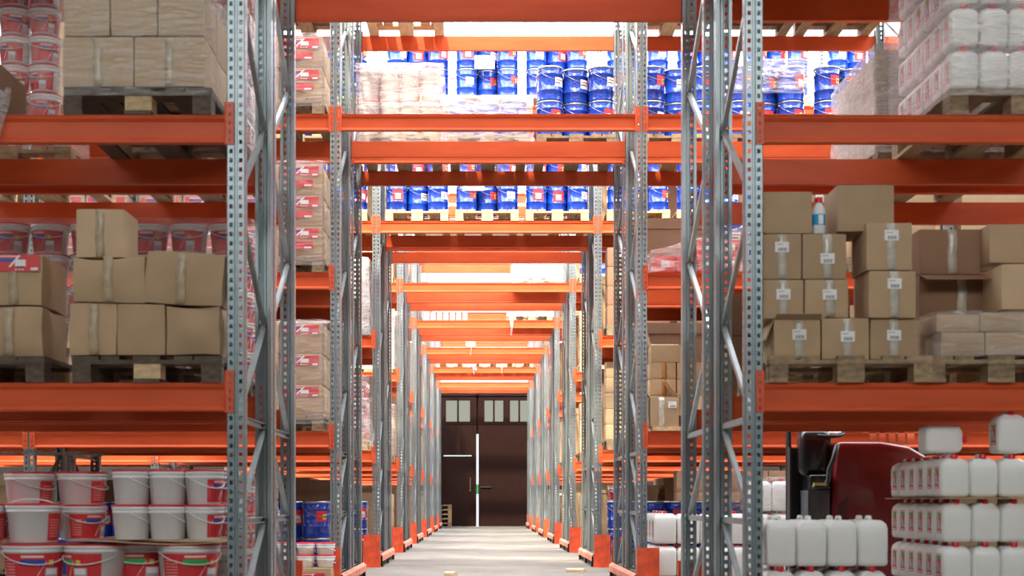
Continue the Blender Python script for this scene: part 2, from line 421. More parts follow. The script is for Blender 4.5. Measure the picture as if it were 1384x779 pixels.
def text_mesh(txt, size):
    cu = bpy.data.curves.new('printed_text', 'FONT'); cu.body = txt; cu.size = size; cu.align_x = 'CENTER'; cu.extrude = .0004
    o = bpy.data.objects.new('printed_text', cu); C.objects.link(o)
    dg = bpy.context.evaluated_depsgraph_get(); me = bpy.data.meshes.new_from_object(o.evaluated_get(dg))
    bpy.data.objects.remove(o); return me
def bend_text(txt, size, r, ang, z, key='white'):
    me = text_mesh(txt, size)
    for v in me.vertices:
        a = v.co.x / r + ang; rr = r + .0028 + v.co.z; zz = z + v.co.y
        v.co = Vector((rr * math.sin(a), -rr * math.cos(a), zz))
    me.materials.clear(); me.materials.append(M[key]); return me
def bucket_proto(rt, h, ang, band='bluep', handle='down', detail=True, wide=1.35, txt=True):
    """white tapered plastic bucket, red lid, red printed wrap label centred at angle ang"""
    rb = rt * .86; b = MB(); n = 32 if detail else 20
    b.lathe([(rb - .004, 0), (rb, .004), (rt * .975, h - .045), (rt * 1.02, h - .043), (rt * 1.02, h - .034), (rt * .985, h - .032), (rt, h - .024), (rt * 1.035, h - .022), (rt * 1.035, h - .008), (rt, h - .006)], 'bucket', n)
    l = MB(); l.lathe([(rt * 1.0, h - .007), (rt * 1.045, h - .006), (rt * 1.05, h + .001), (rt * 1.0, h + .004), (rt * .97, h + .001), (.01, h + .001)], 'redlid', n)
    zt_ = h - .05; lb = MB()
    def P(a0, a1, f0, f1, k, off):
        lb.cylpatch(rb, rt * .975, a0 + ang, a1 + ang, .012 + f0 * (zt_ - .012), .012 + f1 * (zt_ - .012), .004, h - .045, k, off, 14 if a1 - a0 > 1 else 6)
    P(-wide, wide, 0, 1, 'red', .0010)
    P(-.55, -.05 + .35, .60, .80, band, .0020)
    P(-.50, .25, .86, .94, 'pinkp', .0021)
    P(.32, .85, .12, .52, 'greyp', .0020); P(.36, .8, .30, .50, 'white', .0024)
    P(.45, .62, .60, .78, 'yellowp', .0020)
    for q in range(3): P(.35 + q * .17, .45 + q * .17, .03, .09, 'white', .0022)
    for q in range(7): P(-wide + .1, -.75, .15 + q * .1, .17 + q * .1, 'pinkp', .0018)
    tube = MB()
    # diagonal printed brush handle
    P0 = [(.30 + .55 * t, .1 + .85 * t) for t in (0, .25, .5, .75, 1)]
    pts = []
    for (a, f) in P0:
        z = .012 + f * (zt_ - .012); r = rb + (rt * .975 - rb) * z / h + .0015; pts.append((r * math.sin(a - .35 + ang), -r * math.cos(a - .35 + ang), z))
    lb.tube(pts, .0025, 'white', 4)
    hd = MB()
    if handle == 'down': hd.tube(arc_handle(rt * 1.03, h - .036, h * .33, ang * .5 + .2), .0035, 'bucket', 6)
    else:
        hp = [(-p[0], p[1] * .35, 2 * (h - .036) - p[2] + .0) for p in arc_handle(rt * 1.03, h - .036, h * .30, 0)]
        hd.tube(hp, .0045, 'bucket', 6)
    subs = []
    if txt and detail:
        zz = .012 + .70 * (zt_ - .012); r = rb + (rt * .975 - rb) * zz / h
        subs = [('printed_text', bend_text('ДЛЯ ПОТОЛКОВ', rt * .115, r, ang - .13, zz - .004))]
    parts = [('bucket_body', b.mesh('bucket_body'), None, []), ('bucket_lid', l.mesh('bucket_lid'), 'red plastic lid', []), ('wrap_label', lb.mesh('wrap_label'), 'red printed label', subs), ('plastic_handle', hd.mesh('plastic_handle'), None, [])]
    return Proto('plastic_bucket', 'bucket', None, parts)
def can_proto(w, d, h, lab=True, cap=True):
    """jerrycan with rounded corners; label on the -x and +x sides; cap at the front"""
    b = MB(); bv = .022
    def ring(inx, iny, z):
        x, y = w / 2 - inx, d / 2 - iny; c = bv; pts = []
        for (sx, sy, a0) in ((1, -1, -PI / 2), (1, 1, 0), (-1, 1, PI / 2), (-1, -1, PI)):
            for q in range(4):
                a = a0 + q * PI / 6; pts.append((sx * (x - c) + c * math.cos(a), d / 2 + sy * (y - c) + c * math.sin(a), z))
        return pts
    hb = h - .022
    lv = [(.016, .016, 0), (.004, .004, .006), (0, 0, .022), (.001, .001, hb * .30), (-.001, -.001, hb * .34), (0, 0, hb * .7), (.0, .0, hb - .045), (.006, .006, hb - .022), (.022, .02, hb - .006), (.034, .03, hb)]
    vs = []; fs = []
    for l_ in lv: vs += ring(*l_)
    n = 16
    for i in range(len(lv) - 1):
        for k in range(n): fs.append((i * n + k, i * n + (k + 1) % n, (i + 1) * n + (k + 1) % n, (i + 1) * n + k))
    b.add(vs, fs, 'can', True); b.add(vs, [tuple(range(n))[::-1], tuple((len(lv) - 1) * n + k for k in range(n))], 'can')
    # moulded handle over the top
    hm = MB(); hm.tube([(0, d * .38, hb - .004), (0, d * .42, hb + .014), (0, d * .75, hb + .014), (0, d * .84, hb - .008)], .011, 'can', 8)
    parts = [('can_body', b.mesh('can_body'), None, []), ('can_handle', hm.mesh('can_handle'), None, [])]
    if cap:
        c = MB(); c.lathe([(.020, hb - .004), (.020, h - .004), (.018, h)], 'redlid', 14, cy=d * .22); parts.append(('screw_cap', c.mesh('screw_cap'), 'red screw cap', []))
    if lab:
        for sx in (-1, 1):
            l = MB()
            def S(y0, y1, z0, z1, k, off):
                xa, xb = sorted((sx * (w / 2 - .001), sx * (w / 2 + off))); l.box(xa, xb, y0 * d, y1 * d, z0 * h, z1 * h, k)
            S(.28, .72, .20, .72, 'red', .0012); S(.30, .70, .58, .66, 'greenp', .0022); S(.30, .68, .68, .71, 'pinkp', .0022); S(.42, .70, .30, .50, 'greyp', .0022); S(.32, .66, .22, .25, 'white', .0022)
            xx = sx * (w / 2 + .002); l.add([(xx, .34 * d, .30 * h), (xx, .39 * d, .30 * h), (xx, .68 * d, .64 * h), (xx, .63 * d, .64 * h), (xx * 1.004, .34 * d, .30 * h), (xx * 1.004, .39 * d, .30 * h), (xx * 1.004, .68 * d, .64 * h), (xx * 1.004, .63 * d, .64 * h)], [(4, 5, 6, 7), (0, 1, 5, 4), (1, 2, 6, 5), (2, 3, 7, 6), (3, 0, 4, 7)], 'white')
            parts.append(('side_label', l.mesh('side_label'), 'red and green label', []))
    return Proto('jerrycan', 'jerrycan', None, parts)

_cc = {}
def box_grid(w, d, h, n, fn):
    """subdivided box, origin front-middle-bottom; fn displaces"""
    bm = bmesh.new(); bmesh.ops.create_cube(bm, size=1)
    bmesh.ops.subdivide_edges(bm, edges=bm.edges[:], cuts=n, use_grid_fill=True)
    for v in bm.verts:
        p = v.co.copy(); u = (p.x * 2, p.y * 2, p.z * 2)
        q = Vector((p.x * w, p.y * d + d / 2, p.z * h + h / 2)); v.co = fn(q, u)
    return bm
def carton_mesh(w, d, h, key='card', bulge=.006, seed=0, sag=0.0):
    def fn(q, u):
        o = Vector((0, 0, 0)); rr = noise.noise_vector(Vector((q.x * 5 + seed, q.y * 5, q.z * 5)))
        s = bulge
        fx = (1 - u[1] ** 2) * (1 - u[2] ** 2); fy = (1 - u[0] ** 2) * (1 - u[2] ** 2)
        if abs(u[0]) > .99: o.x += math.copysign(s * fx, u[0])
        if abs(u[1]) > .99: o.y += math.copysign(s * fy, u[1])
        if abs(u[2]) > .99: o.z += -sag * (1 - u[0] ** 2) if u[2] > 0 else 0
        k = .35 if bulge < .01 else .6
        o += rr * s * k
        # soften the edges
        e = sum(abs(t) > .99 for t in u)
        q = q + o
        if e >= 2: 
            c = Vector((0, d / 2, h / 2)); q = c + (q - c) * (1 - .006 * e)
        if q.z < .0: q.z = 0
        return q
    bm = box_grid(w, d, h, 7, fn)
    me = bpy.data.meshes.new('carton_body'); bm.to_mesh(me); bm.free(); me.materials.append(M[key])
    for p in me.polygons: p.use_smooth = True
    me.set_sharp_from_angle(angle=.7)
    return me
def carton(w, d, h, loc, label, group='cardboard cartons', rz=0, rot=None, key='card', tape=None, sticker=None, brand=None, bulge=.006, flaps=None, side=0, sag=0, seam=True, seed=None):
    """tape: x offset of a vertical tape strip on the front face; sticker: (x,z) centre of a white barcode label; brand: branded red label"""
    ck = (w, d, h, key, bulge, sag) if seed is None else (w, d, h, key, bulge, sag, seed)
    if ck not in _cc: _cc[ck] = carton_mesh(w, d, h, key, bulge, seed or 0, sag)
    yf = -bulge * 1.15
    o = link('cardboard_box', None, None, loc, rot or (0, 0, rz)); tag(o, label, 'box', group)
    link('carton_body', _cc[ck], o)
    if tape is not None:
        t = MB(); ww = .024 if w < .3 else .026; x = tape
        vs = []
        for i in range(9):
            z = .004 + (h - .008) * i / 8; jx = .003 * math.sin(i * 1.3 + x * 30); by = -bulge * (1 - (x / (w / 2)) ** 2) * (1 - (2 * z / h - 1) ** 2) - bulge * .35 - .001
            vs += [(x - ww + jx, by, z), (x + ww + jx, by, z), (x - ww + jx, by + .004, z), (x + ww + jx, by + .004, z)]
        fs = []
        for i in range(8):
            a = i * 4; fs += [(a, a + 1, a + 5, a + 4), (a + 2, a + 6, a + 7, a + 3), (a, a + 4, a + 6, a + 2), (a + 1, a + 3, a + 7, a + 5)]
        fs += [(0, 2, 3, 1), (32, 33, 35, 34)]
        t.add(vs, fs, 'browntape' if side == 2 else ('fainttape' if loc[0] < 0 else 'tape'), True); link('packing_tape', t.mesh('packing_tape'), o, label='glossy tape strip')
    if sticker:
        s = MB(); x, z = sticker; by = -bulge * 1.4 - .0025
        s.box(x - .038, x + .038, by, by + .004, z - .028, z + .028, 'white')
        for i in range(9): s.box(x - .020 + i * .0055, x - .020 + i * .0055 + (.0022 if i % 3 else .0036), by - .0006, by + .001, z - .022, z - .004, 'ink')
        s.box(x - .03, x + .005, by - .0006, by + .001, z + .012, z + .017, 'greyp')
        link('barcode_label', s.mesh('barcode_label'), o, label='white barcode label')
    if brand:
        s = MB(); by = -bulge * 1.4 - .0025
        for (x0, x1, z0, z1) in brand[0:1]:
            W = x1 - x0; H = z1 - z0
            def B(a, b, c, d_, k, off): s.box(x0 + a * W, x0 + b * W, by - off, by + .004, z0 + c * H, z0 + d_ * H, k)
            B(0, 1, 0, 1, 'red', 0); B(.12, .52, .55, .78, 'bluep', .0008); B(.12, .6, .86, .94, 'pinkp', .0008)
            B(.50, .72, .28, .70, 'white', .0010); B(.52, .70, .22, .3, 'ink', .0012); B(.82, .97, .05, .22, 'white', .0008)
            for q in range(3): B(.5 + q * .07, .54 + q * .07, .06, .14, 'white', .0009)
            xx = x0; s.add([(x0 + .36 * W, by - .0016, z0 + .25 * H), (x0 + .41 * W, by - .0016, z0 + .25 * H), (x0 + .62 * W, by - .0016, z0 + .97 * H), (x0 + .57 * W, by - .0016, z0 + .97 * H), (x0 + .36 * W, by, z0 + .25 * H), (x0 + .41 * W, by, z0 + .25 * H), (x0 + .62 * W, by, z0 + .97 * H), (x0 + .57 * W, by, z0 + .97 * H)],
                  [(0, 1, 2, 3), (0, 4, 5, 1), (1, 5, 6, 2), (2, 6, 7, 3), (3, 7, 4, 0)], 'white')
        for (x0, x1, z0, z1) in brand[1:]:
            s.box(x0, x1, by, by + .004, z0, z1, 'red'); s.box(x1 - .3 * (x1 - x0), x1 - .05 * (x1 - x0), by - .001, by + .001, z0 + .1 * (z1 - z0), z0 + .3 * (z1 - z0), 'white')
        link('printed_label', s.mesh('printed_label'), o, label='red printed label')
    for fl in (flaps or []):
        # (edge, length, angle): flap hinged on a top edge; angle 0 = flat outward, positive = up
        e, L, a = fl[:3]; t = .004; m = MB()
        if e in ('front', 'back'):
            sg = -1 if e == 'front' else 1
            m.box(-w / 2 + .004, w / 2 - .004, 0, L, -t / 2, t / 2, key)
            T = Matrix.Translation((0, 0 if sg < 0 else d, h)) @ (Matrix.Rotation(PI, 4, 'Z') if sg < 0 else Matrix.Identity(4)) @ Matrix.Rotation(a, 4, 'X')
        else:
            sg = -1 if e == 'left' else 1
            m.box(-d / 2 + .004, d / 2 - .004, 0, L, -t / 2, t / 2, key)
            T = Matrix.Translation((sg * w / 2, d / 2, h)) @ Matrix.Rotation(-sg * PI / 2, 4, 'Z') @ Matrix.Rotation(a, 4, 'X')
        m.v = [tuple(T @ Vector(p)) for p in m.v]; link('carton_flap', m.mesh('carton_flap'), o)
    return o

def film(x0, x1, y0, y1, z0, z1, label, key='film', amp=.012, seed=0, group='stretch film around palleted loads', top=True, n=14, taper=0.0, slope=None):
    if y1 - y0 > 1.0: y0 -= .006; y1 = max(y1, y0 + 1.225)
    if .78 < x1 - x0 < .84: x0, x1 = (x0 + x1) / 2 - .412, (x0 + x1) / 2 + .412
    w, d, h = x1 - x0, y1 - y0, z1 - z0
    bm = bmesh.new(); bmesh.ops.create_cube(bm, size=1); bm.faces.ensure_lookup_table()
    bot = [f for f in bm.faces if f.normal.z < -.5]; bmesh.ops.delete(bm, geom=bot, context='FACES_ONLY')
    bmesh.ops.subdivide_edges(bm, edges=bm.edges[:], cuts=n, use_grid_fill=True)
    for v in bm.verts:
        p = v.co; u = (p.x * 2, p.y * 2, p.z * 2)
        q = Vector((p.x * w, p.y * d, (p.z + .5) * h))
        nz = noise.noise_vector(Vector((q.x * 9 + seed * 3.1, q.y * 9, q.z * 14)))
        k = 1 - taper * max(0, u[2]); r2 = 1
        # round off the corners
        if abs(u[0]) > .8 and abs(u[1]) > .8: r2 = .985
        q.x *= k * r2; q.y *= k * r2
        if slope: q.z *= 1 - slope * (.5 - u[0] / 2)
        if u[2] > .99: q.z += abs(nz.z) * amp * 1.2
        out = Vector((u[0] if abs(u[0]) > .99 else 0, u[1] if abs(u[1]) > .99 else 0, 0))
        q += out * amp * (.3 + .8 * (1 + nz.x)) + Vector((nz.y * amp * .3 if abs(u[0]) < .99 else 0, nz.z * amp * .3 if abs(u[1]) < .99 else 0, 0))
        v.co = q
    me = bpy.data.meshes.new('stretch_film'); bm.to_mesh(me); bm.free(); me.materials.append(M[key])
    for p in me.polygons: p.use_smooth = True
    o = link('stretch_film', me, None, ((x0 + x1) / 2, (y0 + y1) / 2, z0)); tag(o, label, 'plastic wrap', group); return o
def rag(loc, w, h, label, key='film3', seed=0, d=.05):
    """hanging scrap of film: crumpled tapering sheet with thickness"""
    bm = bmesh.new(); nx, nz = 8, 14; g = []
    for i in range(nz + 1):
        t = i / nz; row = []
        ww = w * (1 - .55 * t + .2 * math.sin(t * 5 + seed))
        for j in range(nx + 1):
            u = j / nx - .5; nn = noise.noise_vector(Vector((u * 4 + seed, t * 5, seed)))
            row.append(bm.verts.new((u * ww + nn.x * w * .12 + math.sin(t * 3 + seed) * w * .15, d * math.sin(u * 14 + t * 4) + nn.y * d, -t * h + nn.z * h * .03)))
        g.append(row)
    for i in range(nz):
        for j in range(nx): bm.faces.new((g[i][j], g[i][j + 1], g[i + 1][j + 1], g[i + 1][j]))
    bmesh.ops.solidify(bm, geom=bm.faces[:], thickness=.002)
    me = bpy.data.meshes.new('film_scrap'); bm.to_mesh(me); bm.free(); me.materials.append(M[key])
    for p in me.polygons: p.use_smooth = True
    o = link('film_scrap', me, None, loc); return tag(o, label, 'plastic wrap', 'loose scraps of film')

# ------------------------------------------------------------------ load generators
PTOP = .144
COL3 = ['left', 'middle', 'right']; COL4 = ['leftmost', 'second', 'third', 'rightmost']; COL5 = ['leftmost', 'second', 'middle', 'fourth', 'rightmost']
def cols(n): return {1: ['only'], 2: ['left', 'right'], 3: COL3, 4: COL4, 5: COL5}[n]
def tiers(n): return {1: ['single'], 2: ['lower', 'upper'], 3: ['bottom', 'middle', 'top'], 4: ['bottom', 'second', 'third', 'top'], 5: ['bottom', 'second', 'third', 'fourth', 'top'], 6: ['bottom', 'second', 'third', 'fourth', 'fifth', 'top']}[n]
def pails(x, y, z, nt, ph, far=False, rows=2, protos=None, skip=()):
    for t in range(nt):
        for r_ in range(rows):
            for c in range(3):
                if (t, r_, c) in skip: continue
                p = PAILFAR if (far or r_ > 0) else R.choice(protos or PAIL[:6])
                dy = .145 + (.10 if c == 1 else 0) + r_ * .285
                if r_ == 0: lb = f"blue metal pail, {tiers(nt)[t]} tier, {COL3[c]}, {ph}"
                else: lb = f"blue metal pail behind front ones, {ph}"
                p.put((x + (c - 1) * .262, y + dy, z + PTOP + t * (PH + .002)), 0 if r_ == 0 else R.uniform(0, 6), lb, 'blue pails, ' + ph)
def cans(x, y, z, nc, nr, nt, w, d, h, ph, proto, full=False):
    for t in range(nt):
        for c in range(nc):
            for r_ in range(nr):
                if not full and not (r_ == 0 or c == (nc - 1 if x < 0 else 0)): continue
                if r_ == 0: lb = f"white jerrycan, {tiers(nt)[t]} tier, {cols(nc)[c]} in front, {ph}"
                else: lb = f"white jerrycan, {tiers(nt)[t]} tier, {['','second','third','fourth','fifth','sixth'][r_]} from front, {ph}"
                proto.put((x + (c - (nc - 1) / 2) * w + R.uniform(-.002, .002), y + .01 + r_ * d, z + t * (h + .001)), R.uniform(-.015, .015), lb, 'white jerrycans, ' + ph)
def cartons(x, y, z, nc, nt, w, d, h, ph, key='card', nr=1, desc='brown carton', **kw):
    for t in range(nt):
        for c in range(nc):
            for r_ in range(nr):
                if r_ == 0: lb = f"{desc}, {tiers(nt)[t]} tier, {cols(nc)[c]}, {ph}"; k2 = kw
                else: lb = f"{desc} behind front ones, {ph}"; k2 = {}
                carton(w - .006, d - .006, h - .003, (x + (c - (nc - 1) / 2) * w, y + .02 + r_ * d, z + t * h), lb, desc + 's, ' + ph, key=key, **k2)
def slots(row, bay, half=0):
    c = (CXA if half == 0 else CB)[row]; base = c + bay * PITCH
    return [base - .89, base, base + .89]
def yfront(row, half=0): return ROWY[row] + (OFFB if half else 0) - .01
def zl(l): return 0.0 if l < 0 else LV[l] + .078
RN = ['nearest rack', 'second rack', 'third rack', 'fourth rack', 'fifth rack', 'sixth rack', 'seventh rack', 'eighth rack']
LN = {-1: 'floor', 0: 'lowest shelf', 1: 'middle shelf', 2: 'upper shelf', 3: 'top shelf'}
def phrase(row, bay, lvl, s):
    sd = {0: ['left end', 'centre', 'right end'][s] + ' above passage', -1: 'left bay slot ' + '', 1: ''}.get(bay, '')
    n = {-1: ['outer', 'middle', 'inner'], 1: ['inner', 'middle', 'outer'], -2: ['outer', 'middle', 'inner'], 2: ['inner', 'middle', 'outer']}
    if bay == 0: loc = ['left', 'centre', 'right'][s] + ' above passage'
    else: loc = n[bay][s] + (' left' if bay < 0 else ' right') + (' far' if abs(bay) == 2 else '') + ' pallet'
    return f"{loc}, {RN[row]} {LN[lvl]}"

_bk = {}
def bulk(x, y, z, h, ph, key='card', deck=True):  # bins added in mostly hidden slots, they keep light off the lower shelves
    """one tall added bin filling a pallet slot to block light"""
    if deck: pallet(x, y, z, ph)
    if (h, key) not in _bk:
        def fn(q, u):
            n_ = noise.noise_vector(Vector((q.x * 3, q.y * 3, q.z * 3))) * .012; return q + Vector((n_.x, n_.y, 0))
        bm = box_grid(.79, 1.14, h, 5, fn); me = bpy.data.meshes.new('bin_wall'); bm.to_mesh(me); bm.free(); me.materials.append(M[key])
        t = MB(); t.box(-.41, .41, -.01, 1.16, h - .10, h + .006, key)
        _bk[(h, key)] = (me, t.mesh('bin_lid'))
    a, b_ = _bk[(h, key)]
    o = link('light_block_bin', None, None, (x, y + .02, z + PTOP)); tag(o, f"added light-blocking cardboard bin, {ph}", 'box', 'added cardboard bins blocking light between rows')
    link('bin_wall', a, o); link('bin_lid', b_, o)
BR5 = [bucket_proto(.105, .178, a, handle='down', txt=False) for a in (.15, -.5, .5)]
BR6 = [bucket_proto(.119, .192, a, txt=False) for a in (.1, -.35)]
CANP = can_proto(.155, .178, .232); CANW = can_proto(.155, .178, .232, True)
CAN10 = can_proto(.207, .24, .298); CAN8 = can_proto(.162, .20, .272, True); CAN8N = can_proto(.162, .20, .272, False, False)

# ================================================================== NEAREST ROW, LEFT BAY
Y1 = ROWY[0] - .01; S1 = F / Y1; YB = ROWY[0] + OFFB - .01
zA1 = LV[0] + .078; zA2 = LV[1] + .078
G1 = 'cartons on the left lowest shelf, nearest rack'
pallet(-1.822, Y1, zA1, 'under crumpled cartons beside the left front upright', near=True, adj='dark weathered ')
pallet(-2.775, Y1, zA1, 'under labelled cartons at the left picture edge', near=True)
def cpx(x0, x1, yt, yb, Y, d, label, **kw):
    w = (x1 - x0) * Y / F; h = (yb - yt) * Y / F
    return carton(w, d, h, (X((x0 + x1) / 2, Y), Y, Z(yb, Y)), label, **kw)
cpx(94, 156.5, 411, 480.5, Y1 + .01, .34, 'crumpled brown carton, bottom tier left, above the dark weathered pallet', key='card', bulge=.020, tape=.01, seed=1, group=G1)
cpx(158, 223, 411, 480.5, Y1 + .01, .34, 'square brown carton in the middle of the bottom tier on left shelf', key='card', bulge=.010, seed=2, group=G1)
cpx(225, 299, 413, 480.5, Y1 + .01, .34, 'bulging brown carton, bottom tier right, next to the left front upright', key='card', bulge=.026, sag=.01, seed=3, group=G1)
cpx(98, 196, 346, 409.5, Y1 + .005, .34, 'sagging wide brown carton, second tier left, below the tall pale box', key='card', bulge=.024, tape=.0, sag=.022, seed=4, group=G1)
w_ = 105 / S1
carton(w_, .34, 70 / S1, (X(248, Y1), Y1 + .005, Z(413, Y1) + .004), 'tilted wide brown carton with vertical tape, second tier right on left shelf', group=G1, rot=(0, math.radians(3.2), 0), tape=-.02, bulge=.018, sag=-.006, seed=5)
carton(65 / S1, .34, 66 / S1, (X(134, Y1), Y1 + .02, Z(347.5, Y1)), 'tall pale brown carton alone on top of the crumpled stack', group=G1, rz=.0, tape=.0, key='cardlight', seed=6)
Yq = Y1 + .08
cpx(-20, 57, 345, 413, Yq, .5, 'brown carton with red printed label, upper one at left picture edge', key='card', bulge=.01, tape=.0, brand=[(-.12, .145, .185, .275)], seed=7, group=G1)
cpx(-22, 58, 415, 484, Yq, .5, 'bulging brown carton under the red labelled one at left edge', key='card', bulge=.026, tape=-.02, seed=8, group=G1)
# red buckets behind on the rear half
for si, x in enumerate(slots(0, -1, 1)):
    ph = ['far left pallet', 'middle pallet', 'pallet near the uprights'][si]
    pallet(x, YB, zA1, f"back half of nearest rack, {ph}, lowest left shelf")
    for t in range(5):
        for c in range(3):
            BR6[(t + c) % 2].put((x + (c - 1) * .252, YB + .16, zA1 + PTOP + t * .197), 0, f"red labelled bucket, {tiers(5)[t]} tier, {COL3[c]}, {ph}, behind left cartons", 'red labelled buckets behind the left cartons')
        if si == 2:
            for r_ in (1, 2, 3): BR6[0].put((x + .252, YB + .16 + r_ * .252, zA1 + PTOP + t * .197), .9, f"red labelled bucket, {tiers(5)[t]} tier, facing uprights, {['','second','third','fourth'][r_]} deep", 'red labelled buckets behind the left cartons')
    film(x - .40, x + .40, YB + .02, YB + 1.17, zA1 + .1, zA1 + PTOP + 1.0, f"clear stretch film round red buckets, {ph}, behind left cartons", 'film', .01, si)
# upper shelf left: wrapped beige cartons
G2 = 'film wrapped cartons on the left middle shelf'
xL = X(181, Y1)
pallet(-1.87, Y1, zA2, 'under film wrapped beige cartons, left middle shelf', near=True)
for (a, b, yt, yb, n) in ((84, 180.5, 50, 117, 'bottom tier left'), (181.5, 277, 50, 117, 'bottom tier right'), (86, 148, -18, 48, 'upper tier left'), (150, 212, -18, 48, 'upper tier middle'), (214, 276, -18, 48, 'upper tier right')):
    cpx(a, b, yt, yb, Y1 + .02, .38, f'pale beige carton in film, {n}, left middle shelf', key='cardlight', bulge=.006, tape=.0 if 'bottom' in n else None, group=G2)
for r_ in (1, 2):
    for t in range(2):
        carton(.38, .38, .267, (X(277, Y1) - .195, Y1 + .02 + r_ * .385, Z(117, Y1) + t * .27), f'pale beige carton further back, {["lower", "upper"][t]} tier, left middle shelf, {["", "second", "third"][r_]} row', G2, key='cardlight')
film(X(83, Y1), X(279, Y1), Y1, Y1 + 1.19, zA2 + .10, Z(-18, Y1) + .02, 'glossy stretch film tightly wound round the beige cartons, left middle shelf', 'film', .006, 3, n=20)
# red buckets at far left of the middle shelf
xs_ = [X(v, YB + .15) for v in (-22, 20, 61)]
pallet((xs_[0] + xs_[2]) / 2, YB, zA2, 'under red bucket stacks at top left picture corner')
for t in range(6):
    for c in range(3):
        BR5[(t + c) % 3].put((xs_[c] - .0, YB + .15, zA2 + PTOP + t * .1825), 0, f"red labelled bucket, {tiers(6)[t]} tier, {COL3[c]} stack, top left picture corner", 'red bucket stacks in the top left corner', sc=.95)
film(xs_[0] - .11, xs_[2] + .115, YB + .02, YB + .8, zA2 + PTOP - .02, zA2 + PTOP + 1.1, 'clear film round red bucket stacks in top left picture corner', 'film', .006, 8)
carton(.6, .5, .285, (-2.92, Y1 + .02, zA2), 'dark brown carton in front of red buckets at top left picture edge', key='carddark')
# film wrapped pink load near the uprights in the back half
xr = slots(0, -1, 1)[2]
pallet(xr, YB, zA2, 'back half of nearest rack, under labelled cans beside left uprights')
cans(xr, YB, zA2 + PTOP, 5, 6, 4, .158, .18, .234, 'back left middle shelf near uprights', CANP)
film(xr - .41, xr + .41, YB - .005, YB + 1.15, zA2 + .1, zA2 + PTOP + 4 * .234 + .02, 'whitish film round labelled cans between the left uprights', 'film2', .012, 4)
rag((X(2, Y1) - .02, Y1 - .03, Z(122, Y1)), .10, .42, 'torn film strip hanging over the beam at left picture edge', 'film3', 14, .03)
rag((X(384, 10.9), 10.9, Z(690, 10.9)), .10, .34, 'torn film strip hanging by the left uprights near the floor', 'film2', 15, .03)
xg_ = slots(0, -1, 1)[2]
pallet(xg_, YB, 0, 'back half of nearest rack, floor, beside the left uprights')
for t in range(4):
    for c in range(3):
        for r_ in range(3 if c == 2 else 1):
            BR5[(t + c) % 3].put((xg_ + (c - 1) * .26 + .02, YB + .15 + r_ * .27, PTOP + t * .20), 1.2 if c == 2 else 0, f"red labelled bucket, {tiers(4)[t]} tier, {COL3[c]}, {['', 'second row, ', 'third row, '][r_]}floor behind left uprights", 'red buckets on the floor behind the left uprights', sc=(1.1, 1.1, 1.1))
film(xg_ - .40, xg_ + .42, YB, YB + 1.1, .1, PTOP + .84, 'crinkled film round red buckets on the floor behind left uprights', 'film2', .012, 71)

# left ground: paint buckets
BBIG = [bucket_proto(.170, .225, a, band=b_) for a, b_ in ((.35, 'bluep'), (-.9, 'greenp'), (.1, 'greenp'), (.55, 'greenp'))]
BMID = bucket_proto(.148, .212, 2.2, handle='up'); BMIDR = bucket_proto(.125, .20, .95); BTOPB = bucket_proto(.140, .19, 2.4); BTOPR = bucket_proto(.140, .19, 1.9)
BSM = [bucket_proto(.104, .187, a, wide=.9) for a in (2.8, 2.9, 1.25)]
GB = 'white paint buckets with red lids, left on the floor'
for x, w9 in ((-1.85, False), (-2.80, False)): pallet(x, Y1, 0, 'on the floor under paint buckets, ' + ('near upright' if x > -2 else 'left picture edge'), near=True)
zt = Z(741, Y1)   # top of the labelled tier
def bk(p, px, ztop_px, Yc, h, label, rz=0): return p.put((X(px, Yc), Yc, Z(ztop_px, Yc) - h), rz, label, GB)
# lower (hidden) tier and the labelled tier
for i, (px, q, nm) in enumerate(((46, 0, 'with blue band at the left edge'), (129, 1, 'turned away, beside the blue banded one'), (189, 2, 'with green band, in the gap'), (255, 3, 'with green band next to the upright'))):
    Yc = Y1 + .19 + (.16 if i == 2 else 0)
    BBIG[q].put((X(px, Yc), Yc, PTOP + .229), 0, f'large labelled white bucket {nm}', GB)
    BBIG[(q + 1) % 4].put((X(px, Yc), Yc, PTOP), 0, f'large bucket in the lowest tier, under the one {nm.replace(", beside the blue banded one", "")}', GB)
ztier = PTOP + .229 + .229
for i, (px, nm) in enumerate(((-30, 'cut by the left picture edge'),)):
    Yc = Y1 + .19; BBIG[0].put((X(px - 14, Yc), Yc, PTOP + .229), 0, f'large labelled white bucket {nm}', GB)
    BMID.put((X(-28, Yc), Yc, ztier + .004), 0, 'white bucket with raised handle cut by the left picture edge', GB)
Yc = Y1 + .16
BMID.put((X(46, Yc), Yc, ztier + .004), 0, 'plain white bucket with raised handle, front of left floor stack', GB)
BMIDR.put((X(112, Y1 + .42), Y1 + .42, ztier + .01), 0, 'white bucket with blue banded label behind the raised handle bucket', GB)
BMIDR.put((X(2, Y1 + .5), Y1 + .5, ztier + .01), -.7, 'white labelled bucket peeking out behind the raised handle bucket, left', GB)
for px, nm, q in ((40, 'left', BTOPB), (111, 'right', BTOPR)):
    Yt = Y1 + .62
    q.put((X(px, Yt), Yt, ztier + .012 + .196), -.3 if nm == 'left' else .1, f'greyish white bucket in shade, top tier {nm}, far left floor stack', GB)
    q.put((X(px, Yt), Yt, ztier + .012), 0.5, f'white bucket under the shaded top tier {nm} bucket', GB)
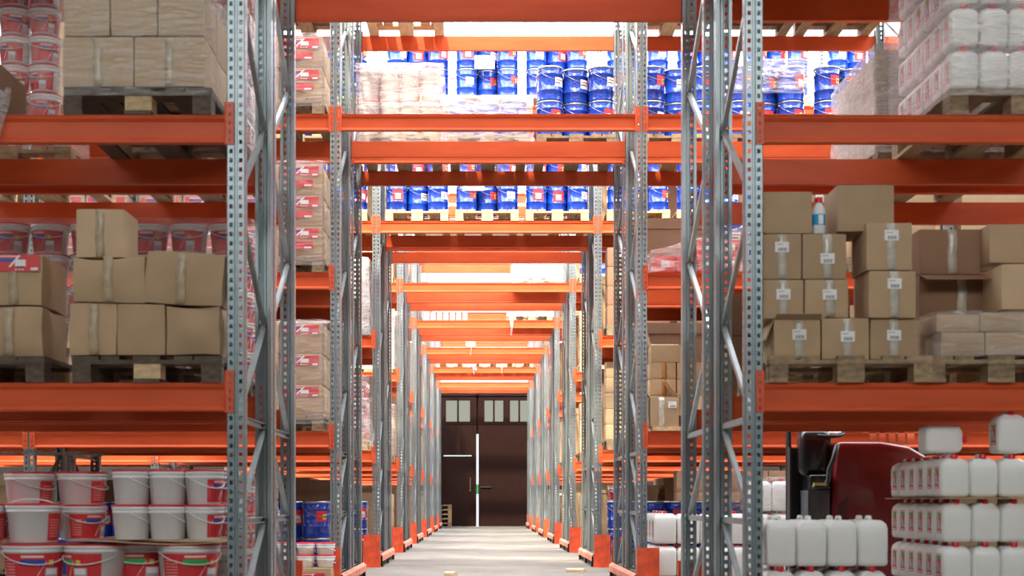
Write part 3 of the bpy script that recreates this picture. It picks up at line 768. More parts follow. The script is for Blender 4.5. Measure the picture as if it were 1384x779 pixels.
# cardboard slip sheet and the right small bucket stacks
m = MB(); ns = 16; vs = []; fs = []
xa, xb = X(90, Y1), X(301, Y1)
for j in range(2):
    for i in range(ns + 1):
        t = i / ns; zz = ztier + .006 + .010 * math.sin(t * 5.5 + 1) + .003 * j
        for yy in (Y1 + .0 - .01 * math.sin(t * 9), Y1 + 1.1): vs.append((xa + (xb - xa) * t, yy, zz))
n2 = 2 * (ns + 1)
for i in range(ns):
    a = 2 * i; fs += [(a, a + 1, a + 3, a + 2), (n2 + a, n2 + a + 2, n2 + a + 3, n2 + a + 1), (a, a + 2, n2 + a + 2, n2 + a), (a + 1, n2 + a + 1, n2 + a + 3, a + 3)]
fs += [(0, n2, n2 + 1, 1), (2 * ns, 2 * ns + 1, n2 + 2 * ns + 1, n2 + 2 * ns)]
m.add(vs, fs, 'cardlight'); o = link('slip_sheet', m.mesh('slip_sheet'), None); tag(o, 'wavy cardboard slip sheet lying between bucket tiers on left floor', 'cardboard')
for t in range(2):
    for c, px in enumerate((178, 227, 276)):
        for r_ in range(2):
            Yc = Y1 + .13 + r_ * .23
            BSM[c].put((X(px, Y1 + .13), Yc, ztier + .022 + t * .192), 0, (f'small white bucket with thin handle, {["lower", "upper"][t]} tier, {COL3[c]}, by left upright' if r_ == 0 else f'small white bucket behind the front three, {["lower", "upper"][t]} tier, by left upright'), GB)
rag((X(240, Y1 + .2), Y1 + .25, ztier + .022 + .384 + .055), .45, .05, 'crumpled clear film lying on the small bucket stack', 'film', 2, .06)
o = rag((X(60, Y1 + .5), Y1 + .6, ztier + .52), .75, .03, 'dusty film sheet lying on the far left top buckets', 'film3', 5, .04)

# ================================================================== NEAREST ROW, RIGHT BAY
G3 = 'taped cartons with barcode labels on the right lowest shelf'
pallet(X(1149, Y1), Y1 - .02, zA1, 'weathered, under taped barcode cartons, right of front upright', near=True, w9=True, rz=-.02)
pallet(X(1352, Y1), Y1 - .02, zA1, 'under film wrapped flat cartons at the right picture edge', near=True, adj='pale ')
def c3(x0, x1, yt, yb, nm, dY=0.0, rz=0, tp=0.0, st=None, **kw):
    Y = Y1 + .02 + dY; w = (x1 - x0) * Y / F; h = (yb - yt) * Y / F
    if st is not None: st = (tp, h * st)
    return carton(w, .34, h, (X((x0 + x1) / 2, Y), Y, Z(yb, Y)), nm, group=G3, rz=rz, tape=tp, sticker=st, **kw)
c3(1046, 1109, 432, 486, 'half open carton with raised flaps, bottom left corner of right stack', tp=.01, st=.62, flaps=[('front', .07, .35), ('left', .12, -1.2), ('right', .07, .5)], seed=11)
c3(1110.5, 1175, 430, 486, 'taped barcode carton, bottom tier centre, beside the half open one', tp=.01, st=.55, seed=12)
c3(1176.5, 1239, 430, 486, 'taped barcode carton, bottom tier right end of right stack', tp=.0, st=.58, seed=13)
c3(1031, 1086, 378, 431, 'taped barcode carton above the half open carton', dY=.03, tp=.0, st=.62, seed=14)
c3(1087.5, 1147, 378, 429.5, 'taped barcode carton, second tier middle of right stack', dY=.03, tp=.015, st=.6, seed=15)
c3(1174, 1238, 366, 429.5, 'protruding taped barcode carton, second tier right', dY=-.03, tp=.01, st=.72, seed=16, rz=.0)
c3(1030, 1083, 316, 377.5, 'taped barcode carton, third tier beside the front upright', dY=.03, tp=.0, st=.7, seed=17)
c3(1084.5, 1144, 316, 377.5, 'taped barcode carton, third tier below the blue labelled bottle', dY=.03, tp=.015, st=.45, seed=18)
c3(1171, 1233, 301, 365.5, 'protruding taped barcode carton, third tier right', dY=-.03, tp=.01, st=.73, seed=19)
c3(1031, 1098, 259, 315.5, 'plain brown carton left of the bottle on top of stack', dY=.03, tp=None, seed=20)
c3(1132, 1209, 250, 313, 'plain brown carton right of the bottle, pale left side', dY=.03, tp=None, seed=21, rz=.0)
# bottle
b = MB(); b.lathe([(.033, 0), (.037, .006), (.037, .125), (.034, .140), (.024, .158), (.020, .165), (.020, .172)], 'bucket', 20)
l = MB(); l.cylpatch(.037, .037, -1.9, 1.9, .045, .105, 0, 1, 'bottleblue', .001); l.cylpatch(.037, .037, -.2, .5, .05, .10, 0, 1, 'white', .002)
cp = MB(); cp.lathe([(.022, .170), (.022, .196), (.018, .200)], 'redlid', 16)
Proto('plastic_bottle', 'bottle', None, [('bottle_body', b.mesh('bottle_body'), None, []), ('bottle_label', l.mesh('bottle_label'), 'blue label', []), ('bottle_cap', cp.mesh('bottle_cap'), 'red cap', [])]).put((X(1108, Y1 + .05), Y1 + .08, Z(315.5, Y1 + .05)), 0, 'white bottle with red cap and blue label between two top cartons')
# cartons on the outer pallet
G4 = 'cartons at the right picture edge'
def c4(x0, x1, yt, yb, nm, dY=0.0, d=.3, **kw):
    Y = Y1 + .02 + dY; w = (x1 - x0) * Y / F; h = (yb - yt) * Y / F
    return carton(w, d, h, (X((x0 + x1) / 2, Y), Y, Z(yb, Y)), nm, group=G4, **kw)
c4(1272, 1331, 449, 480.5, 'flat taped carton in film, lower tier left, outer right pallet', key='card', bulge=.008, seed=30)
c4(1332, 1400, 449, 480.5, 'flat taped carton in film, lower tier right, outer right pallet', key='card', bulge=.008, seed=31)
c4(1266, 1324, 425, 448.5, 'flat carton in film, upper tier left, outer right pallet', key='card', bulge=.008, seed=32)
c4(1325, 1400, 423, 448.5, 'flat carton in film, upper tier right, outer right pallet', key='card', bulge=.008, seed=33)
film(X(1263, Y1), X(1402, Y1), Y1, Y1 + .36, zA1 + .14, Z(421, Y1), 'glossy clear film round flat cartons at right picture edge', 'film', .006, 12)
c4(1243, 1268, 428, 484, 'narrow brown carton with red side label behind the wrapped flat cartons', dY=.42, d=.3, seed=34)
c4(1242, 1334, 372, 432, 'large carton with flap folded outward, right edge pile', dY=.42, d=.4, tape=.05, key='carddark', flaps=[('front', .17, -.28)], seed=35)
c4(1243, 1326, 310, 371, 'large brown carton above the one with folded flap', dY=.46, d=.36, key='carddark', tape=.01, seed=36)
c4(1336, 1352, 372, 432, 'narrow carton side between open carton and right edge boxes', dY=.40, d=.3, seed=37)
c4(1354, 1410, 357, 418.5, 'pale carton in the pile at right picture edge, lower', dY=.10, d=.4, key='cardlight', seed=38)
c4(1337, 1410, 303, 355, 'pale carton in the pile at right picture edge, upper', dY=.34, d=.3, key='cardlight', seed=39)
c4(1354, 1410, 420, 432, 'thin flat carton beneath the pale pile at right edge', dY=.40, d=.3, key='card', seed=40)
# middle shelf right: big wrapped can loads
xg = X(1285, Y1) + .40
pallet(xg, Y1, zA2, 'under huge film wrapped can load, top right corner', near=True)
cans(xg, Y1, zA2 + PTOP, 5, 6, 4, .158, .18, .232, 'top right wrapped load', CANP)
film(xg - .405, xg + .405, Y1 - .005, Y1 + 1.14, zA2 + .10, zA2 + PTOP + 4 * .233 + .02, 'pinkish stretch film round the huge can load, top right corner', 'film2', .009, 21, n=22)
xh = X(1187, YB) + .40
pallet(xh, YB, zA2, 'back half of nearest rack, under pale wrapped cartons, top right')
cartons(xh, YB, zA2 + PTOP, 2, 3, .40, .38, .205, 'behind the huge can load', 'cardlight', 3, 'pale carton in white film')
film(xh - .42, xh + .42, YB - .005, YB + 1.17, zA2 + .10, zA2 + PTOP + .64, 'thick whitish film round pale cartons behind the huge can load', 'film3', .014, 22)
# behind the barcode cartons on rear half, lowest shelf
# cartons seen between right uprights
for si in (0, 1):
    xx = slots(0, 1, 1)[si]; pallet(xx, YB, zA1, f"back half of nearest rack, {['inner', 'middle'][si]} right, lowest shelf")
    cartons(xx, YB + .1, zA1 + PTOP, 2, 2, .39, .38, .27, f"{['inner', 'middle'][si]} back pallet, nearest rack right", 'carddark', 1, 'dark brown carton')

# right ground: jerrycans
xq = X(1277, Y1) + .39; GJ = 'white jerrycans on the floor at right'
pallet(xq, Y1, 0, 'on the floor under jerrycans at the right edge', near=True)
for t in range(4):
    for c in range(5):
        for r_ in range(6):
            if not (r_ == 0 or c == 0): continue
            if t == 3 and c > 1 and r_ == 0 and c != 2 and c != 3: pass
            lb = f"white jerrycan, {tiers(4)[t]} tier, {COL5[c]} of front row, right floor stack" if r_ == 0 else f"white jerrycan with side label, {tiers(4)[t]} tier, {['','second','third','fourth','fifth','last'][r_]} from front, right floor stack"
            xx = xq + (c - 2) * .158 - (.0 if t < 3 else .012 * (r_ == 0))
            CANW.put((xx, Y1 + .01 + r_ * .18, PTOP + t * .2345 + (.010 if t == 3 else 0)), R.uniform(-.03, .03), lb, GJ)
m = MB(); m.box(xq - .42, xq + .42, Y1 - .01, Y1 + 1.12, PTOP + 3 * .2345, PTOP + 3 * .2345 + .005, 'card'); o = link('slip_sheet', m.mesh('slip_sheet'), None); tag(o, 'brown cardboard sheet under the top tier of right jerrycans', 'cardboard')
zt4 = PTOP + 4 * .2345 + .012
CANW.put((X(1293, Y1) - .10, Y1 + .22, zt4 + .085), 0, 'empty jerrycan lying on its side on top of right stack', GJ, rot=(0, PI / 2, 0))
CANW.put((X(1371, Y1), Y1 + .02, zt4 + .003), 0, 'upright jerrycan standing on top at the right picture edge', GJ)
# four larger cans left of it
for t in range(2):
    pass
pallet(1.935, Y1, 0, 'on the floor under milky cans, right of front upright', near=True)
for t in range(2):
    for c in range(4):
        for r_ in range(2):
            lb = f"large milky jerrycan, {['lower', 'upper'][t]} tier, {COL4[c]} of four, beside right front upright" if r_ == 0 else f"large milky jerrycan behind the front four, {['lower', 'upper'][t]} tier, near right upright"
            (CAN8N if t else CAN8).put((X(1057, Y1) + c * .1665, Y1 + .01 + r_ * .21, PTOP + t * .337), 0, lb, 'milky jerrycans by the right upright', sc=(1, 1, 1.235 if t == 0 else 1))

# ================================================================== FORKLIFT in the aisle behind
YF = 11.05
fx0, fx1 = X(1124, YF), X(1124, YF) + .86
fk = link('reach_truck', None, None, (fx0, YF, 0)); tag(fk, 'dark red forklift truck with black seat parked behind the jerrycans', 'forklift')
W = fx1 - fx0; H = Z(597, YF)
m = MB(); pts = []
for q in range(7):
    a = PI - q * PI / 12; pts.append((.075 + .04 * math.cos(a), H - .04 + .04 * math.sin(a)))
pts += [(.36, H + .0), (W - .30, H - .035), (W - .08, H - .16), (W, H - .30), (W, .12), (0.02, .12), (.02, .5), (.0, .56), (0.0, .72)]
bm = bmesh.new(); ring0 = [bm.verts.new((p[0] if p[0] > .05 else p[0] , 0, p[1])) for p in pts]
bm.faces.new(ring0); r_ = bmesh.ops.extrude_face_region(bm, geom=bm.faces[:]); bmesh.ops.translate(bm, verts=[v for v in r_['geom'] if isinstance(v, bmesh.types.BMVert)], vec=(0, 1.15, 0))
bmesh.ops.recalc_face_normals(bm, faces=bm.faces[:])
ed = [e for e in bm.edges if abs(e.verts[0].co.y - e.verts[1].co.y) < .01 and e.verts[0].co.y < .01]
bmesh.ops.bevel(bm, geom=ed, offset=.035, segments=4, affect='EDGES', profile=.5)
me = bpy.data.meshes.new('truck_body'); bm.to_mesh(me); bm.free(); me.materials.append(M['forkred'])
for p in me.polygons: p.use_smooth = True
me.set_sharp_from_angle(angle=.6)
body = link('truck_body', me, fk)
m = MB()
for q in range(7): m.add([(.045, -.004, .60 + q * .03), (.115, -.004, .68 + q * .03), (.115, -.004, .69 + q * .03), (.045, -.004, .615 + q * .03), (.045, .004, .60 + q * .03), (.115, .004, .68 + q * .03), (.115, .004, .69 + q * .03), (.045, .004, .615 + q * .03)], [(0, 1, 2, 3), (4, 7, 6, 5), (0, 4, 5, 1), (1, 5, 6, 2), (2, 6, 7, 3), (3, 7, 4, 0)], 'black')
link('vent_grille', m.mesh('vent_grille'), body, label='row of slanted black vent slots')
m = MB(); m.box(-.235, .03, .32, .36, .15, H - .04, 'black'); m.box(-.245, -.230, .28, .38, .12, H - .03, 'dark'); link('mast_panel', m.mesh('mast_panel'), fk, label='tall black mast panel')
m = MB(); m.box(-.165, -.008, .02, .29, .14, Z(663, YF), 'battery'); me = m.mesh('battery_box'); o = link('battery_box', me, fk, label='scuffed grey battery box')
def soft(name, x0, x1, y0, y1, z0, z1, key, par, bv=.04, label=None):
    bm = bmesh.new(); bmesh.ops.create_cube(bm, size=1)
    for v in bm.verts: v.co = Vector((x0 + (v.co.x + .5) * (x1 - x0), y0 + (v.co.y + .5) * (y1 - y0), z0 + (v.co.z + .5) * (z1 - z0)))
    bmesh.ops.bevel(bm, geom=bm.edges[:], offset=bv, segments=4, affect='EDGES', profile=.6)
    me = bpy.data.meshes.new(name); bm.to_mesh(me); bm.free(); me.materials.append(M[key])
    for p in me.polygons: p.use_smooth = True
    return link(name, me, par, label=label)
soft('seat_back', -.20, .03, .10, .30, Z(645, YF), Z(580, YF), 'blackgloss', fk, .07, 'shiny black seat back')
soft('seat_cushion', -.16, -.01, -.02, .26, Z(662, YF), Z(642, YF), 'blackgloss', fk, .02)
m = MB()
m.tube([(-.15, -.05, .93), (-.06, -.05, .94), (-.035, -.05, .99), (-.03, -.05, 1.06), (.0, -.05, 1.13), (.03, -.05, 1.24)], .018, 'dark', 8); link('armrest', m.mesh('armrest'), fk, label='dark bent armrest bracket')
m = MB(); m.box(-.14, -.05, -.07, -.03, .945, .965, 'yellowp'); link('armrest_pad', m.mesh('armrest_pad'), fk, label='small yellow pad')
m = MB(); pts = [(.0 + .13 * math.cos(a * PI / 12), .22 + .13 * math.sin(a * PI / 12), 1.335 + .03 * math.sin(a * PI / 12)) for a in range(25)]
m.tube(pts, .014, 'black', 8); m.tube([(0, .22, 1.335), (0, .24, 1.22)], .02, 'chrome', 8); m.tube([(-.12, .22, 1.335), (.12, .22, 1.335)], .010, 'chrome', 6); link('steering_wheel', m.mesh('steering_wheel'), fk, label='black wheel with chrome spoke')
m = MB()
for q in range(5): m.box(.35 + q * .07, .40 + q * .07, .3, .36, H - .01, 1.345 + .01 * (q % 2), 'chrome')
m.box(.3, .8, .30, .36, 1.34, 1.36, 'chrome'); link('control_levers', m.mesh('control_levers'), fk, label='chrome control levers')
for (x, z) in ((-.2, 2.1), (W - .04, 2.1)):
    m = MB(); m.tube([(x, .55, .3), (x, .55, 1.2), (x + .0, .6, z)], .022, 'black', 8); link('guard_pillar', m.mesh('guard_pillar'), fk)
m = MB(); m.box(-.24, W, .5, 1.2, 2.09, 2.13, 'black'); link('overhead_guard', m.mesh('overhead_guard'), fk)
for x in (.12, W - .12):
    for y in (.2, .95):
        m = MB(); m.lathe([(.13, -.05), (.14, -.03), (.14, .03), (.13, .05)], 'black', 24, T=Matrix.Translation((x, y, .14)) @ Matrix.Rotation(PI / 2, 4, 'Y')); link('wheel', m.mesh('wheel'), fk)

# ================================================================== SECOND ROW
Y2, Y2B = yfront(1), yfront(1, 1); zz = [zl(i) for i in range(4)]
P2 = slots(1, 0, 1)
# above the passage, back half
for s in range(3): pallet(P2[s], Y2B, zz[2], phrase(1, 0, 2, s), near=False)
BWH = bucket_proto(.098, .335, 2.6, txt=False)
WHT = {}
for t in range(2):
    for c in range(4):
        BWH.put((P2[0] + (c - 1.5) * .203, Y2B + .13, zz[2] + PTOP + t * .34), .25 * c, f"tall white bucket in film, {tiers(2)[t]} tier, {COL4[c]}, left above passage in second rack", 'white buckets in film above the passage')
        BWH.put((P2[0] + (c - 1.5) * .203, Y2B + .36, zz[2] + PTOP + t * .34), .25 * c, 'tall white bucket behind the filmed front ones above passage, second rack', 'white buckets in film above the passage')
film(P2[0] - .43, P2[0] + .43, Y2B - .0, Y2B + 1.17, zz[2] + .03, zz[2] + PTOP + .705, 'whitish film over tall white buckets, left above passage, second rack', 'film2', .012, 31)
pails(P2[1], Y2B, zz[2], 1, phrase(1, 0, 2, 1), protos=PAIL[2:4])
film(P2[1] - .46, P2[1] + .45, Y2B - .01, Y2B + 1.17, zz[2] + .01, zz[2] + PTOP + .38, 'saggy pale film over single tier of pails, centre above passage', 'film2', .02, 32, taper=.06)
pails(P2[2], Y2B, zz[2], 2, phrase(1, 0, 2, 2))
pallet(P2[0] + .02, Y2B + .02, zz[3], 'alone on the top shelf, left above passage, second rack', light=True)
# second row left bay: branded cartons
xl2 = slots(1, -1)
BRD = [(-.17, .165, .17, .26), (-.15, .11, .07, .14)]
def branded(x, y, z, nt, ph, w=.40, h=.285, seed=40, nr=2, big=True, film_key='film'):
    for t in range(nt):
        for c in range(2):
            for r_ in range(nr):
                if r_ and c == 0: continue
                lb = f"brown carton with red printed labels, {tiers(nt)[t]} tier, {['left', 'right'][c]}, {ph}" if r_ == 0 else f"brown carton behind the labelled front ones, {ph}"
                carton(w - .008, .38, h - .004, (x + (c - .5) * w, y + .02 + r_ * .39, z + t * h), lb, 'labelled cartons, ' + ph, key='card', bulge=.012, seed=None, brand=(BRD if big else BRD[:1]) if r_ == 0 else None)
    film(x - w - .012, x + w + .03, y - .005, y + .85, z - .08, z + nt * h + .02, f"clear film round labelled cartons, {ph}", film_key, .014, seed)
for lv, nt, nm in ((0, 3, 'lowest shelf'), (1, 3, 'middle shelf'), (2, 2, 'upper shelf')):
    for s in (2, 1, 0):
        ph = ['outer', 'middle', 'inner'][s] + f" left pallet, second rack, {nm}"
        pallet(xl2[s], Y2, zz[lv], ph)
        if s == 2 or lv == 1: branded(xl2[s], Y2, zz[lv] + PTOP, nt, ph, seed=lv * 3 + s, big=lv > 0, nr=2 if s == 2 else 1)
        else: bulk(xl2[s], Y2, zz[lv], .85, ph, 'card', False)
        pallet(slots(1, -1, 1)[s], Y2B, zz[lv], 'back half, ' + ph, light=True)
        if lv == 2 and s == 2: pails(slots(1, -1, 1)[s], Y2B, zz[lv], 2, 'back half, ' + ph, rows=1)
        else: bulk(slots(1, -1, 1)[s], Y2B, zz[lv], .80 + .1 * ((s + lv) % 3), 'back half, ' + ph, 'carddark', False)
for s in range(3):
    pallet(slots(1, -1, 1)[s], Y2B, zz[3], ['outer', 'middle', 'inner'][s] + ' left pallet, second rack, top shelf')
    bulk(slots(1, -1, 1)[s], Y2B, zz[3], 1.0, ['outer', 'middle', 'inner'][s] + ' left pallet, second rack, top shelf', 'cardlight', False)
for s in range(3):
    pallet(slots(1, 1, 1)[s], Y2B, zz[3], ['inner', 'middle', 'outer'][s] + ' right pallet, second rack, top shelf', light=(s == 0))
    bulk(slots(1, 1, 1)[s], Y2B, zz[3], 1.0, ['inner', 'middle', 'outer'][s] + ' right pallet, second rack, top shelf', 'card', False)
# ground left: blue pails, small tubs
BTUB = bucket_proto(.085, .108, 2.3, txt=False)
for s in range(3):
    x = xl2[s]; ph = ['outer', 'middle', 'inner'][s] + ' left floor pallet, second rack'
    pallet(x, Y2 + .35, 0, ph)
    pails(x + (.03 if s == 2 else 0), Y2 + .35, 0, 2, ph, rows=1)
    bulk(x, Y2B + .22, 0, .9, 'back half, ' + ph, 'carddark')
xt = X(426, 13.75)
o = MB(); o.box(-.40, .16, -.11, .22, 0, .24, 'card'); 
carton(.55, .33, .235, (xt - .13, 13.72, 0), 'brown carton with red label on the floor below small tubs', key='card', brand=[(-.02, .22, .08, .19)], seed=51)
for t in range(2):
    for c in range(3):
        BTUB.put((xt + (c - 1) * .178 - .10, 13.90, .238 + t * .111), .3, f"small white tub with red lid, {tiers(2)[t]} tier, {COL3[c]}, before the blue pails left", 'small white tubs')
# second row right bay
xr2 = slots(1, 1); xr2b = slots(1, 1, 1)
for s in range(3):
    nm = ['inner', 'middle', 'outer'][s]
    ph = f"{nm} right pallet, second rack, upper shelf"
    pallet(xr2b[s], Y2B, zz[2], ph); pails(xr2b[s], Y2B, zz[2], 2, ph, rows=1 if s != 1 else 2)
film(xr2b[1] - .40, xr2b[1] + .42, Y2B + .0, Y2B + 1.17, zz[2] + PTOP + .40, zz[2] + PTOP + .74, 'thin clear film bunched over pails, middle right pallet, upper shelf', 'film', .02, 33)
rag((xr2b[1] + .15, Y2B - .03, zz[2] + PTOP + .72), .40, .16, 'bunched clear film drooping over pail rims, right upper shelf', 'film', 3, .03)
for s in range(2):
    x = slots(1, 2, 1)[s]; ph = f"{['inner', 'middle'][s]} pallet of the far right bay, second rack, upper shelf"
    pallet(x, Y2B, zz[2], ph)
    bulk(x, Y2B, zz[2], .6, 'far right bay, second rack, upper shelf', 'card', False)
# middle shelf right: red filmed boxes, a pail
ph = 'inner right pallet, second rack, middle shelf'
for c in range(4):
    for t in range(1 if c < 2 else 2):
        carton(.19, .35, .15, (xr2[0] + (c - 1.5) * .2 , Y2 + .02, zz[1] + t * .152), f"red carton in film, {tiers(2)[t]} tier, {COL4[c]}, right middle shelf, second rack", 'red cartons in film', key='red', brand=None, bulge=.004, sticker=(0, .08))
film(xr2[0] - .42, xr2[0] + .45, Y2 - .03, Y2 + .45, zz[1] + .0, zz[1] + .42, 'crumpled clear film over small red cartons, right middle shelf', 'film2', .02, 34, slope=.55)
pallet(slots(1, 1)[1], Y2, zz[1], 'under single blue pail behind right uprights, middle shelf')
for c in range(3): PAIL[2].put((X(994, Y2) + (c) * .28, Y2 + .16, zz[1] + (PTOP if c else PTOP)), -.2, f"blue pail with white label, {COL3[c]} of three, right middle shelf", 'pails on the right middle shelf')
pallet(xr2[2], Y2, zz[1], 'outer right, second rack, middle shelf')
cartons(xr2[2], Y2, zz[1] + PTOP, 2, 3, .40, .4, .3, 'outer right pallet, second rack, middle shelf', 'card')
# pails and pale boards on back half, middle shelf seen beneath
for s in range(3):
    ph = f"{['inner', 'middle', 'outer'][s]} right pallet, back of second rack, lowest shelf"
    pallet(xr2b[s], Y2B, zz[1], f"{['inner', 'middle', 'outer'][s]} right, back of second rack, middle shelf", light=True)
    bulk(xr2b[s], Y2B, zz[1], .6, f"{['inner', 'middle', 'outer'][s]} right, back of second rack, middle shelf", 'carddark', False)
    bulk(xr2b[s], Y2B, zz[0], 1.0, f"{['inner', 'middle', 'outer'][s]} right, back of second rack, lowest shelf", 'carddark')
# lowest shelf right
m = MB(); m.box(-.42, .42, 0, 1.15, 0, .04, 'woodlight'); o = link('plywood_board', m.mesh('plywood_board'), None, (xr2[0], Y2 - .02, zz[0])); tag(o, 'thin pale board under the open carton, right lowest shelf of second rack', 'board')
zb_ = zz[0] + .04
carton(X(918, Y2) - X(879, Y2), .28, .272, ((X(918, Y2) + X(879, Y2)) / 2, Y2 + .01, zb_), 'open brown carton with ragged flaps on the right lowest shelf, second rack', sticker=(.07, .20), tape=-.03, flaps=[('left', .10, .8), ('back', .10, .6), ('right', .06, .3)], seed=60)
for t in range(4):
    for c in range(3):
        carton(.245, .25, .152, (X(896, Y2 + .32) + c * .255, Y2 + .32, zb_ + t * .155), f"pale carton with brown tape, {tiers(4)[t]} tier, {COL3[c]}, behind the open carton", 'pale taped cartons on the lowest shelf', key='cardlight', tape=.01, side=2)
carton(.3, .25, .16, (X(902, Y2 + .30), Y2 + .32, zb_ + 4 * .155), 'pale carton with lifted flaps topping the stack behind the open carton', key='cardlight', flaps=[('right', .10, 1.0), ('left', .12, 1.3), ('back', .08, .5)])
pallet(xr2[1] + .06, Y2, zz[0], 'under tall brown carton between right uprights, lowest shelf', light=True)
carton(.42, .4, .62, (X(984, Y2) + .02, Y2 + .03, zz[0] + PTOP), 'tall dark brown carton between the right uprights, lowest shelf', key='carddark')
carton(.22, .3, .18, (X(984, Y2) - .34, Y2 + .05, zz[0] + PTOP), 'small open carton left of the tall dark carton', key='cardlight', flaps=[('left', .18, .9)])
pallet(xr2[2], Y2, zz[0], 'outer right, second rack, lowest shelf')
bulk(xr2[2], Y2, zz[0], 1.0, 'outer right pallet, second rack, lowest shelf', 'card', False)
# ground right: jerrycans
for s in range(3):
    ph = ['inner', 'middle', 'outer'][s] + ' right floor pallet, second rack'
    pallet(xr2[s] + (.02 if s == 0 else .0), Y2, 0, ph)
    cans(xr2[s] + (.02 if s == 0 else .0), Y2, PTOP, 4, 4 if s == 0 else 2, 2 if s == 0 else 3, .212, .262, .298, ph, CAN10) if s < 2 else bulk(xr2[s], Y2, 0, .9, ph, 'cardlight', False)
    pallet(xr2b[s], Y2B, 0, 'back half, ' + ph); (pails(xr2b[s], Y2B, 0, 2, 'back half, ' + ph, rows=1) if s < 2 else bulk(xr2b[s], Y2B, 0, .9, 'back half, ' + ph, 'carddark', False))
film(xr2[1] - .44, xr2[1] + .44, Y2 - .01, Y2 + 1.1, PTOP + .3, PTOP + .91, 'cloudy film round jerrycans on middle right floor pallet, second rack', 'film', .01, 36)
# far bays of second row
for lv in (0, 1):
    x = slots(1, 2)[0]; ph = f"far right bay, second rack, {LN[lv]}"
    bulk(x, Y2, zz[lv], .8, ph, 'cardlight')
    x = slots(1, -2)[2]; ph = f"far left bay, second rack, {LN[lv]}"
    bulk(x, Y2, zz[lv], .8, ph, 'card')

# ================================================================== THIRD ROW
Y3, Y3B = yfront(2), yfront(2, 1); P3 = slots(2, 0)
for lv in (2, 3):
    for bay in (-1, 0, 1, 2):
        for s in range(3):
            if bay == 2 and s > 0: continue
            x = slots(2, bay)[s]; ph = phrase(2, bay, lv, s)
            if bay == -1 and s < 2: bulk(x, Y3, zz[lv], .75, ph, 'card'); continue
            if bay == 2 and lv == 2: bulk(x, Y3, zz[lv], .75, ph, 'card'); continue
            pallet(x, Y3, zz[lv], ph, light=True); pails(x, Y3, zz[lv], 2, ph, rows=2 if bay == 0 else 1)
m = MB(); m.box(-.125, .125, 0, .003, 0, .17, 'white'); o = link('paper_sheet', m.mesh('paper_sheet'), None, (X(655, Y3), Y3 + .01, zz[3] + PTOP + .33)); tag(o, 'blank white paper sheet stuck on pails above the passage, third rack', 'paper')
m = MB(); m.box(-.14, .14, 0, .003, 0, .12, 'white'); o = link('paper_sheet', m.mesh('paper_sheet'), None, (X(640, Y3), Y3 + .01, zz[2] + PTOP + .24)); tag(o, 'torn white sheet on centre pails above passage, third rack, upper shelf', 'paper')
for s in range(3):
    x = slots(2, 1)[s]; xL_ = slots(2, -1)[s]; a = ['inner', 'middle', 'outer'][s]; b_ = ['outer', 'middle', 'inner'][s]
    # right: tall brown stacks
    ph = f"{a} right pallet, third rack, middle shelf"
    if s < 1: pallet(x, Y3, zz[1], ph); cartons(x, Y3, zz[1] + PTOP, 2, 4, .40, .38, .245, ph, 'carddark', 1, 'dark brown carton', sticker=(-.02, .15))
    else: bulk(x, Y3, zz[1], .98, ph, 'carddark')
    ph = f"{a} right pallet, third rack, lowest shelf"
    if s < 1: pallet(x, Y3, zz[0], ph); cartons(x, Y3 + .2, zz[0] + PTOP, 2, 5, .40, .36, .2, ph, 'card', 1, 'brown carton', sticker=(.08, .13))
    else: bulk(x, Y3, zz[0], .98, ph, 'card')
    ph = f"{a} right floor pallet, third rack"
    if s: pallet(x, Y3, 0, ph); cartons(x, Y3, PTOP, 3, 4, .27, .38, .27, ph, 'carddark')
    else: pallet(x, Y3, 0, ph); pails(x, Y3, 0, 2, ph, protos=PAIL[4:6], rows=1)
    # left
    ph = f"{b_} left pallet, third rack, middle shelf"
    if s < 1: bulk(xL_, Y3, zz[1], .95, ph, 'cardlight')
    else:
        pallet(xL_, Y3, zz[1], ph); cartons(xL_, Y3 + .03, zz[1] + PTOP, 2, 3, .38, .38, .25, ph, 'cardlight', 2 if s == 2 else 1, 'pale carton')
        film(xL_ - .42, xL_ + .42, Y3 + .02, Y3 + 1.1, zz[1] + .01, zz[1] + PTOP + .85, f"grey crinkled film bundle, {ph}", 'film3', .028, 40 + s, taper=.05)
    ph = f"{b_} left pallet, third rack, lowest shelf"
    if s < 2: bulk(xL_, Y3, zz[0], .95, ph, 'card')
    else:
        pallet(xL_, Y3, zz[0], ph, light=True)
        for t in range(3):
            for c in range(3):
                for r_ in range(3 if c == 2 else 1):
                    BR6[0].put((xL_ + (c - 1) * .26, Y3 + .15 + r_ * .26, zz[0] + PTOP + t * .25), .1, f"red labelled bucket, {tiers(3)[t]} tier, {COL3[c]}, {ph}" if r_ == 0 else f"red labelled bucket behind the front ones, {ph}", 'red buckets, ' + ph, sc=(1, 1, 1.25))
        film(xL_ - .41, xL_ + .42, Y3, Y3 + 1.1, zz[0] + .1, zz[0] + PTOP + .80, f"clear film round red buckets, {ph}", 'film', .015, 44 + s)
    ph = f"{b_} left floor pallet, third rack"
    if s < 2: bulk(xL_, Y3, 0, .9, ph, 'carddark')
    else: pallet(xL_, Y3, 0, ph); pails(xL_, Y3, 0, 2, ph, protos=PAIL[5:6], rows=1)
